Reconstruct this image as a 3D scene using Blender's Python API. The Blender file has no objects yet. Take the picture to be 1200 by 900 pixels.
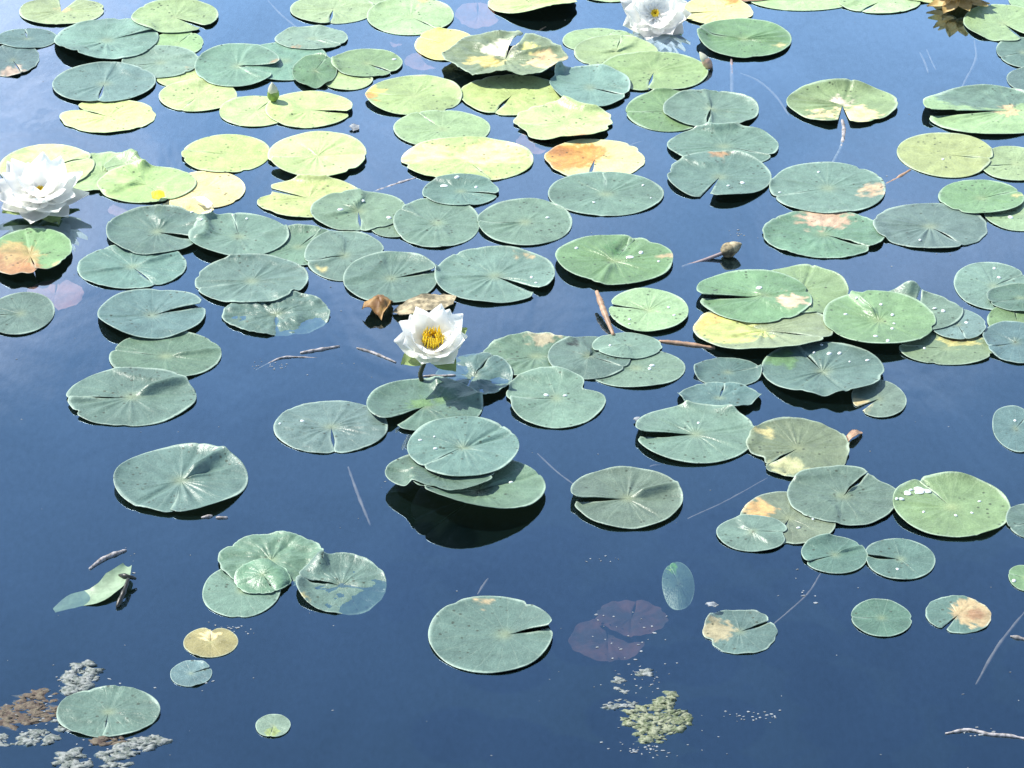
import bpy, bmesh, math, random
import numpy as np
from mathutils import Vector, Matrix, noise

random.seed(7)
rng = np.random.default_rng(11)
scene = bpy.context.scene
COL = scene.collection
R = math.radians

# ------------------------------------------------------------------ camera
CAM_H, DEP, VFOV = 3.1, 31.5, 13.0
TY = math.tan(R(VFOV / 2)); TX = TY * 4 / 3
cam = bpy.data.cameras.new('camera')
cam.sensor_width = 36.0
cam.lens = 18.0 / TX
cam.clip_start = 0.05; cam.clip_end = 2000
camo = bpy.data.objects.new('camera', cam); COL.objects.link(camo)
camo.location = (0, 0, CAM_H); camo.rotation_euler = (R(90 - DEP), 0, 0)
scene.camera = camo
cd, sd = math.cos(R(DEP)), math.sin(R(DEP))

def at(px, py, z=0.0):
    """point of the photograph (1200 x 900) on the horizontal plane at height z"""
    x = (px - 600) / 600 * TX; y = (450 - py) / 450 * TY
    d = Vector((x, cd + y * sd, -sd + y * cd))
    t = (z - CAM_H) / d.z
    return Vector((0, 0, CAM_H)) + d * t

def pxm(px, py):
    """metres across the view per pixel there"""
    return (at(px + 1, py) - at(px, py)).length

# ------------------------------------------------------------------ node helpers
def new_mat(name):
    m = bpy.data.materials.new(name); m.use_nodes = True
    nt = m.node_tree; nt.nodes.clear()
    return m, nt, nt.nodes, nt.links

def N(nt, typ, **kw):
    n = nt.nodes.new(typ)
    for k, v in kw.items():
        if k == 'inp':
            for kk, vv in v.items(): n.inputs[kk].default_value = vv
        else: setattr(n, k, v)
    return n

def math_node(nt, op, a, b=None, clamp=False):
    n = nt.nodes.new('ShaderNodeMath'); n.operation = op; n.use_clamp = clamp
    for i, v in enumerate((a, b)):
        if v is None: continue
        if isinstance(v, (int, float)): n.inputs[i].default_value = v
        else: nt.links.new(v, n.inputs[i])
    return n.outputs[0]

def mixrgb(nt, fac, a, b, blend='MIX'):
    n = nt.nodes.new('ShaderNodeMix'); n.data_type = 'RGBA'; n.blend_type = blend
    for i, v in ((0, fac), (6, a), (7, b)):
        if isinstance(v, (int, float)): n.inputs[i].default_value = v
        elif isinstance(v, tuple): n.inputs[i].default_value = v if len(v) == 4 else v + (1,)
        else: nt.links.new(v, n.inputs[i])
    return n.outputs[2]

def ramp(nt, src, lo, hi):
    n = nt.nodes.new('ShaderNodeMapRange'); n.interpolation_type = 'SMOOTHSTEP'
    n.inputs[1].default_value = lo; n.inputs[2].default_value = hi
    nt.links.new(src, n.inputs[0])
    return n.outputs[0]

# ------------------------------------------------------------------ world, sun
SUN_EL, SUN_AZ = 51.0, -64.0      # azimuth from +Y, positive to the right
world = bpy.data.worlds.new("World"); scene.world = world; world.use_nodes = True
wt = world.node_tree
bg = wt.nodes['Background']; bg.inputs[1].default_value = 0.1
sky = wt.nodes.new('ShaderNodeTexSky'); sky.sky_type = 'NISHITA'; sky.sun_disc = False
sky.sun_elevation = R(SUN_EL); sky.sun_rotation = R(SUN_AZ)
sky.air_density = 1.0; sky.dust_density = 0.35; sky.ozone_density = 2.0
tc = wt.nodes.new('ShaderNodeTexCoord')
nz = N(wt, 'ShaderNodeTexNoise', inp={'Scale': 5.5, 'Detail': 6.0, 'Roughness': 0.6, 'Distortion': 0.4})
mp = N(wt, 'ShaderNodeMapping'); mp.inputs['Location'].default_value = (3.1, 1.7, 0.4)
mp.inputs['Scale'].default_value = (1.0, 1.0, 2.2)
wt.links.new(tc.outputs['Generated'], mp.inputs[0]); wt.links.new(mp.outputs[0], nz.inputs['Vector'])
cl = ramp(wt, nz.outputs['Fac'], 0.42, 0.72)
def lobe(az, el, w0, w1):
    d = Vector((math.sin(R(az)) * math.cos(R(el)), math.cos(R(az)) * math.cos(R(el)), math.sin(R(el))))
    dp = N(wt, 'ShaderNodeVectorMath', operation='DOT_PRODUCT'); dp.inputs[1].default_value = d
    wt.links.new(tc.outputs['Generated'], dp.inputs[0])
    return ramp(wt, dp.outputs['Value'], math.cos(R(w1)), math.cos(R(w0)))
big = math_node(wt, 'MAXIMUM', lobe(-12.5, 25.8, 2.0, 6.6), math_node(wt, 'MULTIPLY', lobe(-1.0, 28.0, 0.5, 4.0), 0.5))
big = math_node(wt, 'MAXIMUM', big, math_node(wt, 'MULTIPLY', lobe(7.5, 29.2, 0.3, 3.0), 0.4))
cf = math_node(wt, 'MULTIPLY', big, math_node(wt, 'ADD', math_node(wt, 'MULTIPLY', cl, 0.7), 0.3), True)
cf = math_node(wt, 'MULTIPLY', cf, 0.75)
sepz = N(wt, 'ShaderNodeSeparateXYZ'); wt.links.new(tc.outputs['Generated'], sepz.inputs[0])
veil = ramp(wt, sepz.outputs['Z'], math.sin(R(38)), math.sin(R(20)))          # thin bright haze low in the sky
veil = math_node(wt, 'MULTIPLY', veil, 0.62)
hazy = mixrgb(wt, veil, sky.outputs[0], (5.6, 7.2, 9.4))
skc = mixrgb(wt, cf, hazy, (10.8, 9.8, 10.8))
wt.links.new(skc, bg.inputs[0])

sun = bpy.data.lights.new('sun', 'SUN'); sun.energy = 4.3; sun.angle = R(0.5); sun.color = (1.0, 0.95, 0.87)
suno = bpy.data.objects.new('sun', sun); COL.objects.link(suno)
sv = Vector((math.sin(R(SUN_AZ)) * math.cos(R(SUN_EL)), math.cos(R(SUN_AZ)) * math.cos(R(SUN_EL)), math.sin(R(SUN_EL))))
suno.rotation_euler = sv.to_track_quat('Z', 'Y').to_euler(); suno.location = (-6, 5, 8)

scene.view_settings.view_transform = 'Standard'; scene.view_settings.look = 'None'
scene.view_settings.gamma = 1.0; scene.view_settings.use_curve_mapping = False
scene.view_settings.exposure = 1.0
scene.cycles.use_denoising = True
scene.cycles.max_bounces = 10; scene.cycles.diffuse_bounces = 7; scene.cycles.transparent_max_bounces = 12
scene.cycles.caustics_reflective = False; scene.cycles.caustics_refractive = False

# ------------------------------------------------------------------ materials
def pad_material():
    m, nt, nodes, links = new_mat('lily_pad_top')
    out = N(nt, 'ShaderNodeOutputMaterial'); b = N(nt, 'ShaderNodeBsdfPrincipled')
    col = N(nt, 'ShaderNodeAttribute', attribute_name='col')
    pr = N(nt, 'ShaderNodeAttribute', attribute_name='pr'); pa = N(nt, 'ShaderNodeAttribute', attribute_name='pa')
    geo = N(nt, 'ShaderNodeNewGeometry')
    n1 = N(nt, 'ShaderNodeTexNoise', inp={'Scale': 38.0, 'Detail': 5.0, 'Roughness': 0.6})
    n2 = N(nt, 'ShaderNodeTexNoise', inp={'Scale': 260.0, 'Detail': 3.0, 'Roughness': 0.6})
    vo = N(nt, 'ShaderNodeTexVoronoi', inp={'Scale': 75.0, 'Randomness': 1.0})
    for n in (n1, n2, vo): links.new(geo.outputs['Position'], n.inputs['Vector'])
    # colour: soft mottling, pale veins, dark specks
    mot = math_node(nt, 'ADD', math_node(nt, 'MULTIPLY', n1.outputs['Fac'], 0.95), 0.53)
    mot = math_node(nt, 'MULTIPLY', mot, math_node(nt, 'ADD', math_node(nt, 'MULTIPLY', n2.outputs['Fac'], 0.60), 0.70))
    mul = N(nt, 'ShaderNodeVectorMath', operation='SCALE')
    links.new(col.outputs['Color'], mul.inputs[0]); links.new(mot, mul.inputs['Scale'])
    wob = math_node(nt, 'ADD', math_node(nt, 'MULTIPLY', pa.outputs['Fac'], 1.0), math_node(nt, 'MULTIPLY', n1.outputs['Fac'], 0.22))
    s1 = math_node(nt, 'ABSOLUTE', math_node(nt, 'SINE', math_node(nt, 'MULTIPLY', wob, 8.0)))
    v1 = math_node(nt, 'SUBTRACT', 1.0, ramp(nt, s1, 0.0, 0.30))
    s2 = math_node(nt, 'ABSOLUTE', math_node(nt, 'SINE', math_node(nt, 'MULTIPLY', wob, 24.0)))
    v2 = math_node(nt, 'SUBTRACT', 1.0, ramp(nt, s2, 0.0, 0.35))
    v2 = math_node(nt, 'MULTIPLY', v2, ramp(nt, pr.outputs['Fac'], 0.35, 0.75))
    vein = math_node(nt, 'ADD', v1, math_node(nt, 'MULTIPLY', v2, 0.5))
    vein = math_node(nt, 'MULTIPLY', vein, ramp(nt, pr.outputs['Fac'], 0.04, 0.2))
    c = mixrgb(nt, math_node(nt, 'MULTIPLY', vein, 0.05), mul.outputs[0], (0.36, 0.42, 0.30))
    gate = N(nt, 'ShaderNodeTexNoise', inp={'Scale': 17.0, 'Detail': 1.0})
    links.new(geo.outputs['Position'], gate.inputs['Vector'])
    sp = math_node(nt, 'SUBTRACT', 1.0, ramp(nt, vo.outputs['Distance'], 0.12, 0.26))
    sp = math_node(nt, 'MULTIPLY', sp, ramp(nt, gate.outputs['Fac'], 0.46, 0.62))
    c = mixrgb(nt, math_node(nt, 'MULTIPLY', sp, 0.8), c, (0.035, 0.045, 0.025))
    links.new(c, b.inputs['Base Color'])
    rg = math_node(nt, 'ADD', math_node(nt, 'MULTIPLY', n1.outputs['Fac'], 0.24), 0.27)
    links.new(rg, b.inputs['Roughness']); b.inputs['Specular IOR Level'].default_value = 0.5
    bp = N(nt, 'ShaderNodeBump', inp={'Strength': 0.5, 'Distance': 0.003})
    hgt = math_node(nt, 'ADD', math_node(nt, 'MULTIPLY', n1.outputs['Fac'], 1.3), math_node(nt, 'MULTIPLY', n2.outputs['Fac'], 0.55))
    hgt = math_node(nt, 'SUBTRACT', hgt, math_node(nt, 'MULTIPLY', vein, 0.09))
    links.new(hgt, bp.inputs['Height']); links.new(bp.outputs[0], b.inputs['Normal'])
    links.new(b.outputs[0], out.inputs[0])
    return m

def simple(name, col, rough=0.6, spec=0.4, var=0.35, scale=60.0, bump=0.4, dist=0.002, trans=0.0, col2=None):
    m, nt, nodes, links = new_mat(name)
    out = N(nt, 'ShaderNodeOutputMaterial'); b = N(nt, 'ShaderNodeBsdfPrincipled')
    geo = N(nt, 'ShaderNodeTexCoord')
    n1 = N(nt, 'ShaderNodeTexNoise', inp={'Scale': scale, 'Detail': 5.0, 'Roughness': 0.6})
    links.new(geo.outputs['Object'], n1.inputs['Vector'])
    c2 = col2 or tuple(v * (1 - var) for v in col)
    c = mixrgb(nt, ramp(nt, n1.outputs['Fac'], 0.35, 0.65), tuple(col), tuple(c2))
    links.new(c, b.inputs['Base Color']); b.inputs['Roughness'].default_value = rough
    b.inputs['Specular IOR Level'].default_value = spec
    if bump:
        bp = N(nt, 'ShaderNodeBump', inp={'Strength': bump, 'Distance': dist})
        links.new(n1.outputs['Fac'], bp.inputs['Height']); links.new(bp.outputs[0], b.inputs['Normal'])
    sh = b.outputs[0]
    if trans:
        t = N(nt, 'ShaderNodeBsdfTranslucent'); links.new(c, t.inputs[0])
        mx = N(nt, 'ShaderNodeMixShader'); mx.inputs[0].default_value = trans
        links.new(sh, mx.inputs[1]); links.new(t.outputs[0], mx.inputs[2]); sh = mx.outputs[0]
    links.new(sh, out.inputs[0])
    return m

def water_material():
    m, nt, nodes, links = new_mat('pond_water')
    out = N(nt, 'ShaderNodeOutputMaterial')
    geo = N(nt, 'ShaderNodeNewGeometry')
    n1 = N(nt, 'ShaderNodeTexNoise', inp={'Scale': 5.0, 'Detail': 3.0, 'Roughness': 0.5, 'Distortion': 0.6})
    n2 = N(nt, 'ShaderNodeTexNoise', inp={'Scale': 42.0, 'Detail': 3.0, 'Roughness': 0.55})
    mp = N(nt, 'ShaderNodeMapping'); mp.inputs['Scale'].default_value = (1.0, 0.45, 1.0)
    links.new(geo.outputs['Position'], mp.inputs[0])
    links.new(mp.outputs[0], n1.inputs['Vector']); links.new(mp.outputs[0], n2.inputs['Vector'])
    h = math_node(nt, 'ADD', math_node(nt, 'MULTIPLY', n1.outputs['Fac'], 1.0), math_node(nt, 'MULTIPLY', n2.outputs['Fac'], 0.05))
    bp = N(nt, 'ShaderNodeBump', inp={'Strength': 1.0, 'Distance': 0.0012})
    links.new(h, bp.inputs['Height'])
    fr = N(nt, 'ShaderNodeFresnel', inp={'IOR': 1.33}); links.new(bp.outputs[0], fr.inputs['Normal'])
    film = math_node(nt, 'ADD', math_node(nt, 'MULTIPLY', n1.outputs['Fac'], 0.30 * WATER_K), 0.82 * WATER_K)
    n3 = N(nt, 'ShaderNodeTexNoise', inp={'Scale': 110.0, 'Detail': 4.0, 'Roughness': 0.7}); links.new(mp.outputs[0], n3.inputs['Vector'])
    film = math_node(nt, 'ADD', film, math_node(nt, 'MULTIPLY', math_node(nt, 'SUBTRACT', n3.outputs['Fac'], 0.42), 0.35 * WATER_K))
    k = math_node(nt, 'MULTIPLY', fr.outputs[0], film, True)
    gl = N(nt, 'ShaderNodeBsdfGlossy', inp={'Color': WATER_TINT, 'Roughness': 0.0})
    links.new(bp.outputs[0], gl.inputs['Normal'])
    tr = N(nt, 'ShaderNodeBsdfTransparent', inp={'Color': (0.86, 0.95, 0.91, 1)})
    df = N(nt, 'ShaderNodeBsdfDiffuse', inp={'Color': (0.03, 0.08, 0.08, 1)})
    body = N(nt, 'ShaderNodeMixShader'); body.inputs[0].default_value = 0.06
    links.new(tr.outputs[0], body.inputs[1]); links.new(df.outputs[0], body.inputs[2])
    mx = N(nt, 'ShaderNodeMixShader'); links.new(k, mx.inputs[0])
    links.new(body.outputs[0], mx.inputs[1]); links.new(gl.outputs[0], mx.inputs[2])
    links.new(mx.outputs[0], out.inputs[0])
    return m

WATER_K = 6.5
WATER_TINT = (0.61, 0.81, 1.0, 1)
M_PAD = pad_material()
M_UNDER = simple('pad_underside', (0.03, 0.018, 0.013), 0.5, 0.3, 0.4)
M_WATER = water_material()
M_BED = simple('pond_mud', (0.003, 0.005, 0.004), 0.9, 0.0, col2=(0.006, 0.010, 0.007), scale=1.3, bump=0)
M_PETAL = simple('white_petal', (0.95, 0.95, 0.92), 0.5, 0.3, 0.01, 90, 0.1, 0.001, trans=0.5)
M_STAMEN = simple('yellow_stamen', (0.95, 0.70, 0.05), 0.6, 0.2, 0.25, 200)
M_SEPAL = simple('green_sepal', (0.30, 0.40, 0.16), 0.5, 0.4, 0.3, 80, trans=0.15)
M_STEM = simple('dark_stem', (0.05, 0.055, 0.025), 0.5, 0.4, 0.4)
M_BUD = simple('bud_green', (0.22, 0.33, 0.06), 0.45, 0.5, 0.4, 90)
M_BUDTIP = simple('bud_tip', (0.55, 0.55, 0.42), 0.5, 0.4, 0.2)
M_PINKBUD = simple('pink_brown_bud', (0.55, 0.36, 0.26), 0.5, 0.4, 0.5, 60)
M_BROWN = simple('brown_leaf', (0.16, 0.08, 0.03), 0.55, 0.3, col2=(0.30, 0.18, 0.06), scale=50)
M_TAN = simple('tan_leaf', (0.45, 0.38, 0.24), 0.7, 0.3, col2=(0.16, 0.14, 0.09), scale=70)
M_PETIOLE = simple('petiole', (0.42, 0.27, 0.17), 0.5, 0.4, 0.4, 60)
M_PALESTEM = simple('pale_submerged_stem', (0.32, 0.26, 0.26), 0.6, 0.2, 0.4, 30)
M_ALGAE = simple('algae', (0.085, 0.115, 0.055), 0.6, 0.3, col2=(0.26, 0.28, 0.19), scale=130, bump=0.8, dist=0.004)
M_ALGAEGREY = simple('grey_algae', (0.10, 0.125, 0.11), 0.6, 0.3, col2=(0.25, 0.27, 0.26), scale=130, bump=0.8, dist=0.004)
M_ALGAERED = simple('red_brown_algae', (0.075, 0.055, 0.045), 0.7, 0.2, col2=(0.14, 0.12, 0.085), scale=100, bump=0.8, dist=0.004)
M_FLECK = simple('pale_fleck', (0.28, 0.31, 0.33), 0.7, 0.3, 0.4)
M_TWIG = simple('pale_twig', (0.40, 0.38, 0.38), 0.7, 0.3, scale=140, col2=(0.16, 0.15, 0.14), bump=.6)
M_DARK = simple('dark_wet_stem', (0.02, 0.022, 0.015), 0.4, 0.5, 0.3)
M_REDPAD = simple('red_sunken_leaf', (0.115, 0.052, 0.05), 0.8, 0.1, col2=(0.045, 0.035, 0.038), scale=22)
M_PINKPAD = simple('pink_sunken_leaf', (0.46, 0.21, 0.19), 0.8, 0.1, col2=(0.30, 0.16, 0.16), scale=22)
M_TANPETAL = simple('tan_petal', (0.62, 0.50, 0.27), 0.6, 0.3, col2=(0.45, 0.32, 0.12), scale=60, trans=0.2)
M_DROP, nt, _, links = new_mat('water_drop')
_o = N(nt, 'ShaderNodeOutputMaterial'); _b = N(nt, 'ShaderNodeBsdfPrincipled', inp={'Base Color': (0.62, 0.68, 0.66, 1), 'Roughness': 0.12, 'Specular IOR Level': 0.9})
links.new(_b.outputs[0], _o.inputs[0])  # opaque pale base puts the drops' white glint into their colour

# ------------------------------------------------------------------ object helpers
def tag(o, label=None, cat=None, group=None, kind=None):
    if label: o['label'] = label
    if cat: o['category'] = cat
    if group: o['group'] = group
    if kind: o['kind'] = kind
    return o

def mesh_obj(name, verts, faces, mats, parent=None, mi=None, loc=None, smooth=True):
    me = bpy.data.meshes.new(name)
    me.from_pydata([tuple(v) for v in verts], [], faces)
    for m in (mats if isinstance(mats, (list, tuple)) else [mats]): me.materials.append(m)
    if mi is not None: me.polygons.foreach_set('material_index', mi)
    if smooth: me.polygons.foreach_set('use_smooth', [True] * len(me.polygons))
    me.update()
    o = bpy.data.objects.new(name, me); COL.objects.link(o)
    if parent: o.parent = parent
    if loc is not None: o.location = loc
    return o

def empty(name, loc):
    o = bpy.data.objects.new(name, None); COL.objects.link(o); o.location = loc
    o.empty_display_size = 0.05
    return o

def tube_geo(pts, radii, seg=7):
    pts = [Vector(p) for p in pts]
    V, F = [], []
    n = len(pts)
    for i, p in enumerate(pts):
        d = (pts[min(i + 1, n - 1)] - pts[max(i - 1, 0)]).normalized()
        a = d.cross(Vector((0, 0, 1)))
        if a.length < 1e-3: a = Vector((1, 0, 0))
        a.normalize(); b = d.cross(a)
        r = radii[i] if isinstance(radii, (list, tuple)) else radii
        for k in range(seg):
            t = 2 * math.pi * k / seg
            V.append(p + a * math.cos(t) * r + b * math.sin(t) * r)
    for i in range(n - 1):
        for k in range(seg):
            F.append((i * seg + k, i * seg + (k + 1) % seg, (i + 1) * seg + (k + 1) % seg, (i + 1) * seg + k))
    F.append(tuple(range(seg - 1, -1, -1))); F.append(tuple((n - 1) * seg + k for k in range(seg)))
    return V, F

def smooth_path(pts, n=14):
    """Catmull-Rom through the points"""
    P = [Vector(p) for p in pts]
    if len(P) < 3:
        return [P[0].lerp(P[-1], i / (n - 1)) for i in range(n)]
    P = [P[0] * 2 - P[1]] + P + [P[-1] * 2 - P[-2]]
    out = []
    for i in range(1, len(P) - 2):
        for k in range(n):
            t = k / n
            p0, p1, p2, p3 = P[i - 1:i + 3]
            out.append(0.5 * ((2 * p1) + (-p0 + p2) * t + (2 * p0 - 5 * p1 + 4 * p2 - p3) * t * t + (-p0 + 3 * p1 - 3 * p2 + p3) * t ** 3))
    out.append(P[-2])
    return out

# ------------------------------------------------------------------ setting
def sheet(name, z, mat):
    S = 600
    o = mesh_obj(name, [(-S, -S, z), (S, -S, z), (S, S, z), (-S, S, z)], [(0, 1, 2, 3)], mat, smooth=False)
    o['kind'] = 'structure'
    return o
sheet('pond_water', 0.0, M_WATER)
sheet('pond_bed_ground', -1.1, M_BED)

# ------------------------------------------------------------------ lily pads
B = (0.090, 0.150, 0.116); BB = (0.090, 0.150, 0.130); BG = (0.116, 0.188, 0.138)
G = (0.118, 0.205, 0.098); LG = (0.275, 0.385, 0.190); YG = (0.425, 0.525, 0.215)  # leaf colours; the pale ones also hold the far pads' brighter light
Y = (0.66, 0.62, 0.20); YT = (0.62, 0.54, 0.25); OL = (0.142, 0.190, 0.112)
TAN = (0.55, 0.38, 0.20); ORG = (0.50, 0.26, 0.07); PINK = (0.55, 0.34, 0.22); BRN = (0.20, 0.12, 0.05)

# height field of everything already laid on the water, so that later pads drape over earlier ones
HX0, HY0, HS, HNX, HNY = -1.9, 3.4, 0.004, 950, 1100
HF = np.full((HNX, HNY), -1.0)
def hsample(x, y):
    i = np.clip(((x - HX0) / HS).astype(int), 0, HNX - 1); j = np.clip(((y - HY0) / HS).astype(int), 0, HNY - 1)
    return HF[i, j]
def hstamp(x, y, z):
    i = np.clip(((x - HX0) / HS).astype(int), 0, HNX - 1); j = np.clip(((y - HY0) / HS).astype(int), 0, HNY - 1)
    np.maximum.at(HF, (i, j), z)
def upsample(a, k):
    n, m = a.shape
    u = np.linspace(0, n - 1, (n - 1) * k + 1); v = np.linspace(0, m - 1, (m - 1) * k + 1)
    i = np.minimum(u.astype(int), n - 2); j = np.minimum(v.astype(int), m - 2)
    fu = (u - i)[:, None]; fv = (v - j)[None, :]
    return (a[i][:, j] * (1 - fu) * (1 - fv) + a[i + 1][:, j] * fu * (1 - fv) + a[i][:, j + 1] * (1 - fu) * fv + a[i + 1][:, j + 1] * fu * fv)

def sstep(x, a, b):
    t = np.clip((x - a) / (b - a), 0, 1); return t * t * (3 - 2 * t)
def adist(a, b):
    return np.abs((a - b + 180) % 360 - 180)
def fbm1(ang, seed, n=4, base=2):
    """smooth periodic noise of an angle in degrees"""
    r = np.random.default_rng(seed); s = np.zeros_like(ang)
    for k in range(n):
        f = base + k * 2 + r.integers(0, 2)
        s += r.normal() / (k + 1.2) * np.sin(np.radians(ang) * f + r.uniform(0, 6.3))
    return s

PAD_NO = 0
PAD_GROUP = 'lily pads floating on the pond'
def P(cx, cy, w, h, notch, gap, col, label, off=(0, 0), la=0.0, lb=0.0, base=0.0010, lifts=(), curl=(), folds=(), wr=0.0013,
      rag=0.0, bites=(), patches=(), drops=(), rim=0.0022, lumpy=0.0006, tone=0.0, seed=None, zc=0.0, drape=True, rot=0.0, pal=1.0):
    """a lily pad whose outline is about w x h pixels of the photograph round (cx, cy)"""
    global PAD_NO
    PAD_NO += 1
    la *= .75; lb *= .75
    sd_ = seed if seed is not None else 1000 + PAD_NO * 17
    rr = np.random.default_rng(sd_)
    c = at(cx, cy, zc)
    a = (at(cx + w / 2, cy, zc) - at(cx - w / 2, cy, zc)).length / 2
    bf = (at(cx, cy - h / 2, zc) - c).length; bn = (at(cx, cy + h / 2, zc) - c).length
    b = (bf + bn) / 2
    NT = int(min(150, max(64, w * 1.1))); NR = int(min(22, max(10, w * 0.16)))
    t = np.linspace(0, 1, NT + 1)
    ang = notch + gap / 2 + t * (360 - gap)
    r = np.concatenate([np.linspace(0, .9, NR - 3) ** 0.92 * (.9 / .9 ** .92), [.935, .962, .984, 1.0]])
    A, RR = np.meshgrid(ang, r, indexing='ij'); T = np.repeat(t[:, None], NR + 1, 1)
    if gap < 9:                                   # a slit that gapes inside and closes at the rim, one lobe lapping the other
        g = (gap * 1.5) * (1 - sstep(RR, 0.45, 1.0)) + (gap - 6.5) * sstep(RR, 0.45, 1.0)
        A = notch + g / 2 + T * (360 - g)
    out = 1 + 0.010 * fbm1(ang, sd_ + 1, 3, 2)
    if rag: out += rag * fbm1(ang, sd_ + 2, 6, 5) + rag * 0.5 * fbm1(ang, sd_ + 9, 5, 15)
    nib = [(rr.uniform(0, 360), rr.uniform(2.5, 6), rr.uniform(.025, .075)) for _ in range(int(rr.integers(0, 3)))] if w > 60 else []   # nibbled rims
    if rr.random() < .2 and w > 70: patches = tuple(patches) + ((rr.uniform(0, 360), rr.uniform(.8, 1.0), rr.uniform(.05, .11), ((.34, .27, .15), (.30, .19, .10), (.40, .36, .16))[int(rr.integers(0, 3))]),)
    for (bd, bw, bdep) in list(bites) + nib:
        out *= 1 - bdep * np.exp(-(adist(ang, bd) / bw) ** 2)
    out *= 1 - 0.07 * np.exp(-(np.minimum(t, 1 - t) * (360 - gap) / 4.5) ** 2)     # rounded lobe tips
    O = np.repeat(out[:, None], NR + 1, 1)
    ux = off[0] * (1 - RR) + RR * O * np.cos(np.radians(A)); uy = off[1] * (1 - RR) + RR * O * np.sin(np.radians(A))
    X = a * ux; Yy = b * uy
    if rot:
        cr, sr = math.cos(R(rot)), math.sin(R(rot)); X, Yy = X * cr - Yy * sr, X * sr + Yy * cr
    s = a / 0.1                                   # size relative to a 20 cm pad
    Z = np.full_like(X, base)
    Z += rim * s * rr.uniform(.35, 1.3) * (0.75 * RR ** 10 + 0.25 * RR ** 4) * (0.9 + 0.5 * np.repeat(fbm1(ang, sd_ + 3, 4, 2)[:, None], NR + 1, 1))
    Z += 0.0016 * s * RR ** 2 * np.repeat(fbm1(ang, sd_ + 4, 2, 1)[:, None], NR + 1, 1)
    Z -= 0.0025 * s * np.exp(-(RR / 0.16) ** 2)
    fur = np.sin(np.radians(A) * int(rr.integers(9, 17)) + 2.6 * np.sin(np.radians(A) * 3 + sd_)) + .6 * np.sin(np.radians(A) * int(rr.integers(20, 29)) + sd_)
    mod = np.clip(.55 + .55 * np.repeat(fbm1(ang, sd_ + 12, 3, 1)[:, None], NR + 1, 1), 0.05, 1.4)
    Z += 0.9 * wr * s * fur * mod * RR ** .8 * (1 - RR) ** 1.2 * 2.6
    # midrib valley running on from the slit
    mid = notch + 180 + rr.uniform(-14, 14)
    dmid = RR * np.sin(np.radians(np.minimum(adist(A, mid), 90)))
    Z -= 0.0036 * s * np.exp(-(dmid / 0.036) ** 2) * sstep(RR, 0, .2) * rr.uniform(0.35, 1.1)
    side = np.sin(np.radians(A - mid)) > 0
    Z += 0.0036 * s * dmid * (1 - .75 * RR ** 3) * np.where(side, rr.uniform(0, 1.3), rr.uniform(0, 1.3))
    Z += la * RR ** 1.3 * (1 - sstep(T, 0, 0.2)); Z += lb * RR ** 1.3 * (1 - sstep(1 - T, 0, 0.2))
    for (d, wd, hh) in lifts: Z += hh * RR ** 1.6 * np.exp(-(adist(A, d) / wd) ** 2)
    for (d, wd, hh) in curl: Z += hh * sstep(RR, 0.62, 1.0) ** 1.5 * np.exp(-(adist(A, d) / wd) ** 2)
    for (d, hh, wd) in folds:
        dd = RR * np.sin(np.radians(np.minimum(adist(A, d), 90)))
        Z += hh * (1.4 if hh > 0 else 1.0) * np.exp(-(dd / wd) ** 2) * sstep(RR, 0.02, 0.35) * (1 - .6 * sstep(RR, .7, 1.0))
    wx, wy = X + c.x, Yy + c.y
    if lumpy:
        L = np.array([noise.fractal(Vector((x * 26, y * 26, sd_)), 0.7, 2.0, 4) for x, y in zip(wx.ravel(), wy.ravel())]).reshape(X.shape)
        Z += lumpy * L * sstep(RR, 0, 0.3)
    if base > 0 and zc == 0 and not any(l[2] < 0 for l in lifts):      # floats: no puddles on the leaf
        f0 = 0.0010; Z = np.where(Z < f0 + .0015, f0 + .0015 * np.exp((Z - f0 - .0015) / .0015), Z)
    Z += zc
    if drape:
        H = hsample(wx, wy)
        need = np.where(H > -0.5, H + 0.0024, -1.0)
        lift = np.maximum(0, need - Z); L = lift.copy()
        for _ in range(8):
            Q = np.pad(L, 1, mode='edge')
            avg = (Q[:-2, 1:-1] + Q[2:, 1:-1] + Q[1:-1, :-2] + Q[1:-1, 2:] + Q[1:-1, 1:-1]) / 5
            L = np.maximum(lift, avg)
        L[:, 0] = L[:, 0].mean()
        Z = Z + L
        hstamp(upsample(wx, 4).ravel(), upsample(wy, 4).ravel(), upsample(Z, 4).ravel())
    # colours: leaf colour, patches that have gone yellow or brown, thin pale rim with its lit edge painted in
    C = np.ones((NT + 1, NR + 1, 3)) * np.array(col) * pal * (1 + rr.normal(0, 0.06))
    C *= (1 + 0.10 * np.repeat(fbm1(ang, sd_ + 6, 2, 1)[:, None, None], NR + 1, 1) * RR[..., None])
    C[..., 0] *= 1 + rr.normal(0, 0.06); C[..., 2] *= 1 + rr.normal(0, 0.07)
    cen = np.exp(-(RR / 0.13) ** 2)[..., None]
    C = C * (1 - 0.35 * cen) + np.array((0.30, 0.33, 0.16)) * 0.35 * cen
    for (pd, prad, size, pc) in patches:
        pxx, pyy = prad * math.cos(R(pd)), prad * math.sin(R(pd))
        D = np.hypot(ux - pxx, uy - pyy)
        nn = np.array([noise.fractal(Vector((x * 5, y * 5, sd_ + 3)), 0.8, 2.0, 4) for x, y in zip(ux.ravel(), uy.ravel())]).reshape(X.shape)
        wgt = (sstep(size - D + 0.22 * nn, -0.07, 0.09))[..., None]
        var = (1 + 0.35 * nn)[..., None]
        C = C * (1 - wgt) + np.array(pc) * var * wgt
    slit = 1 - sstep(np.minimum(T, 1 - T) * RR * (360 - gap), 0.6, 3.0)
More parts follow.
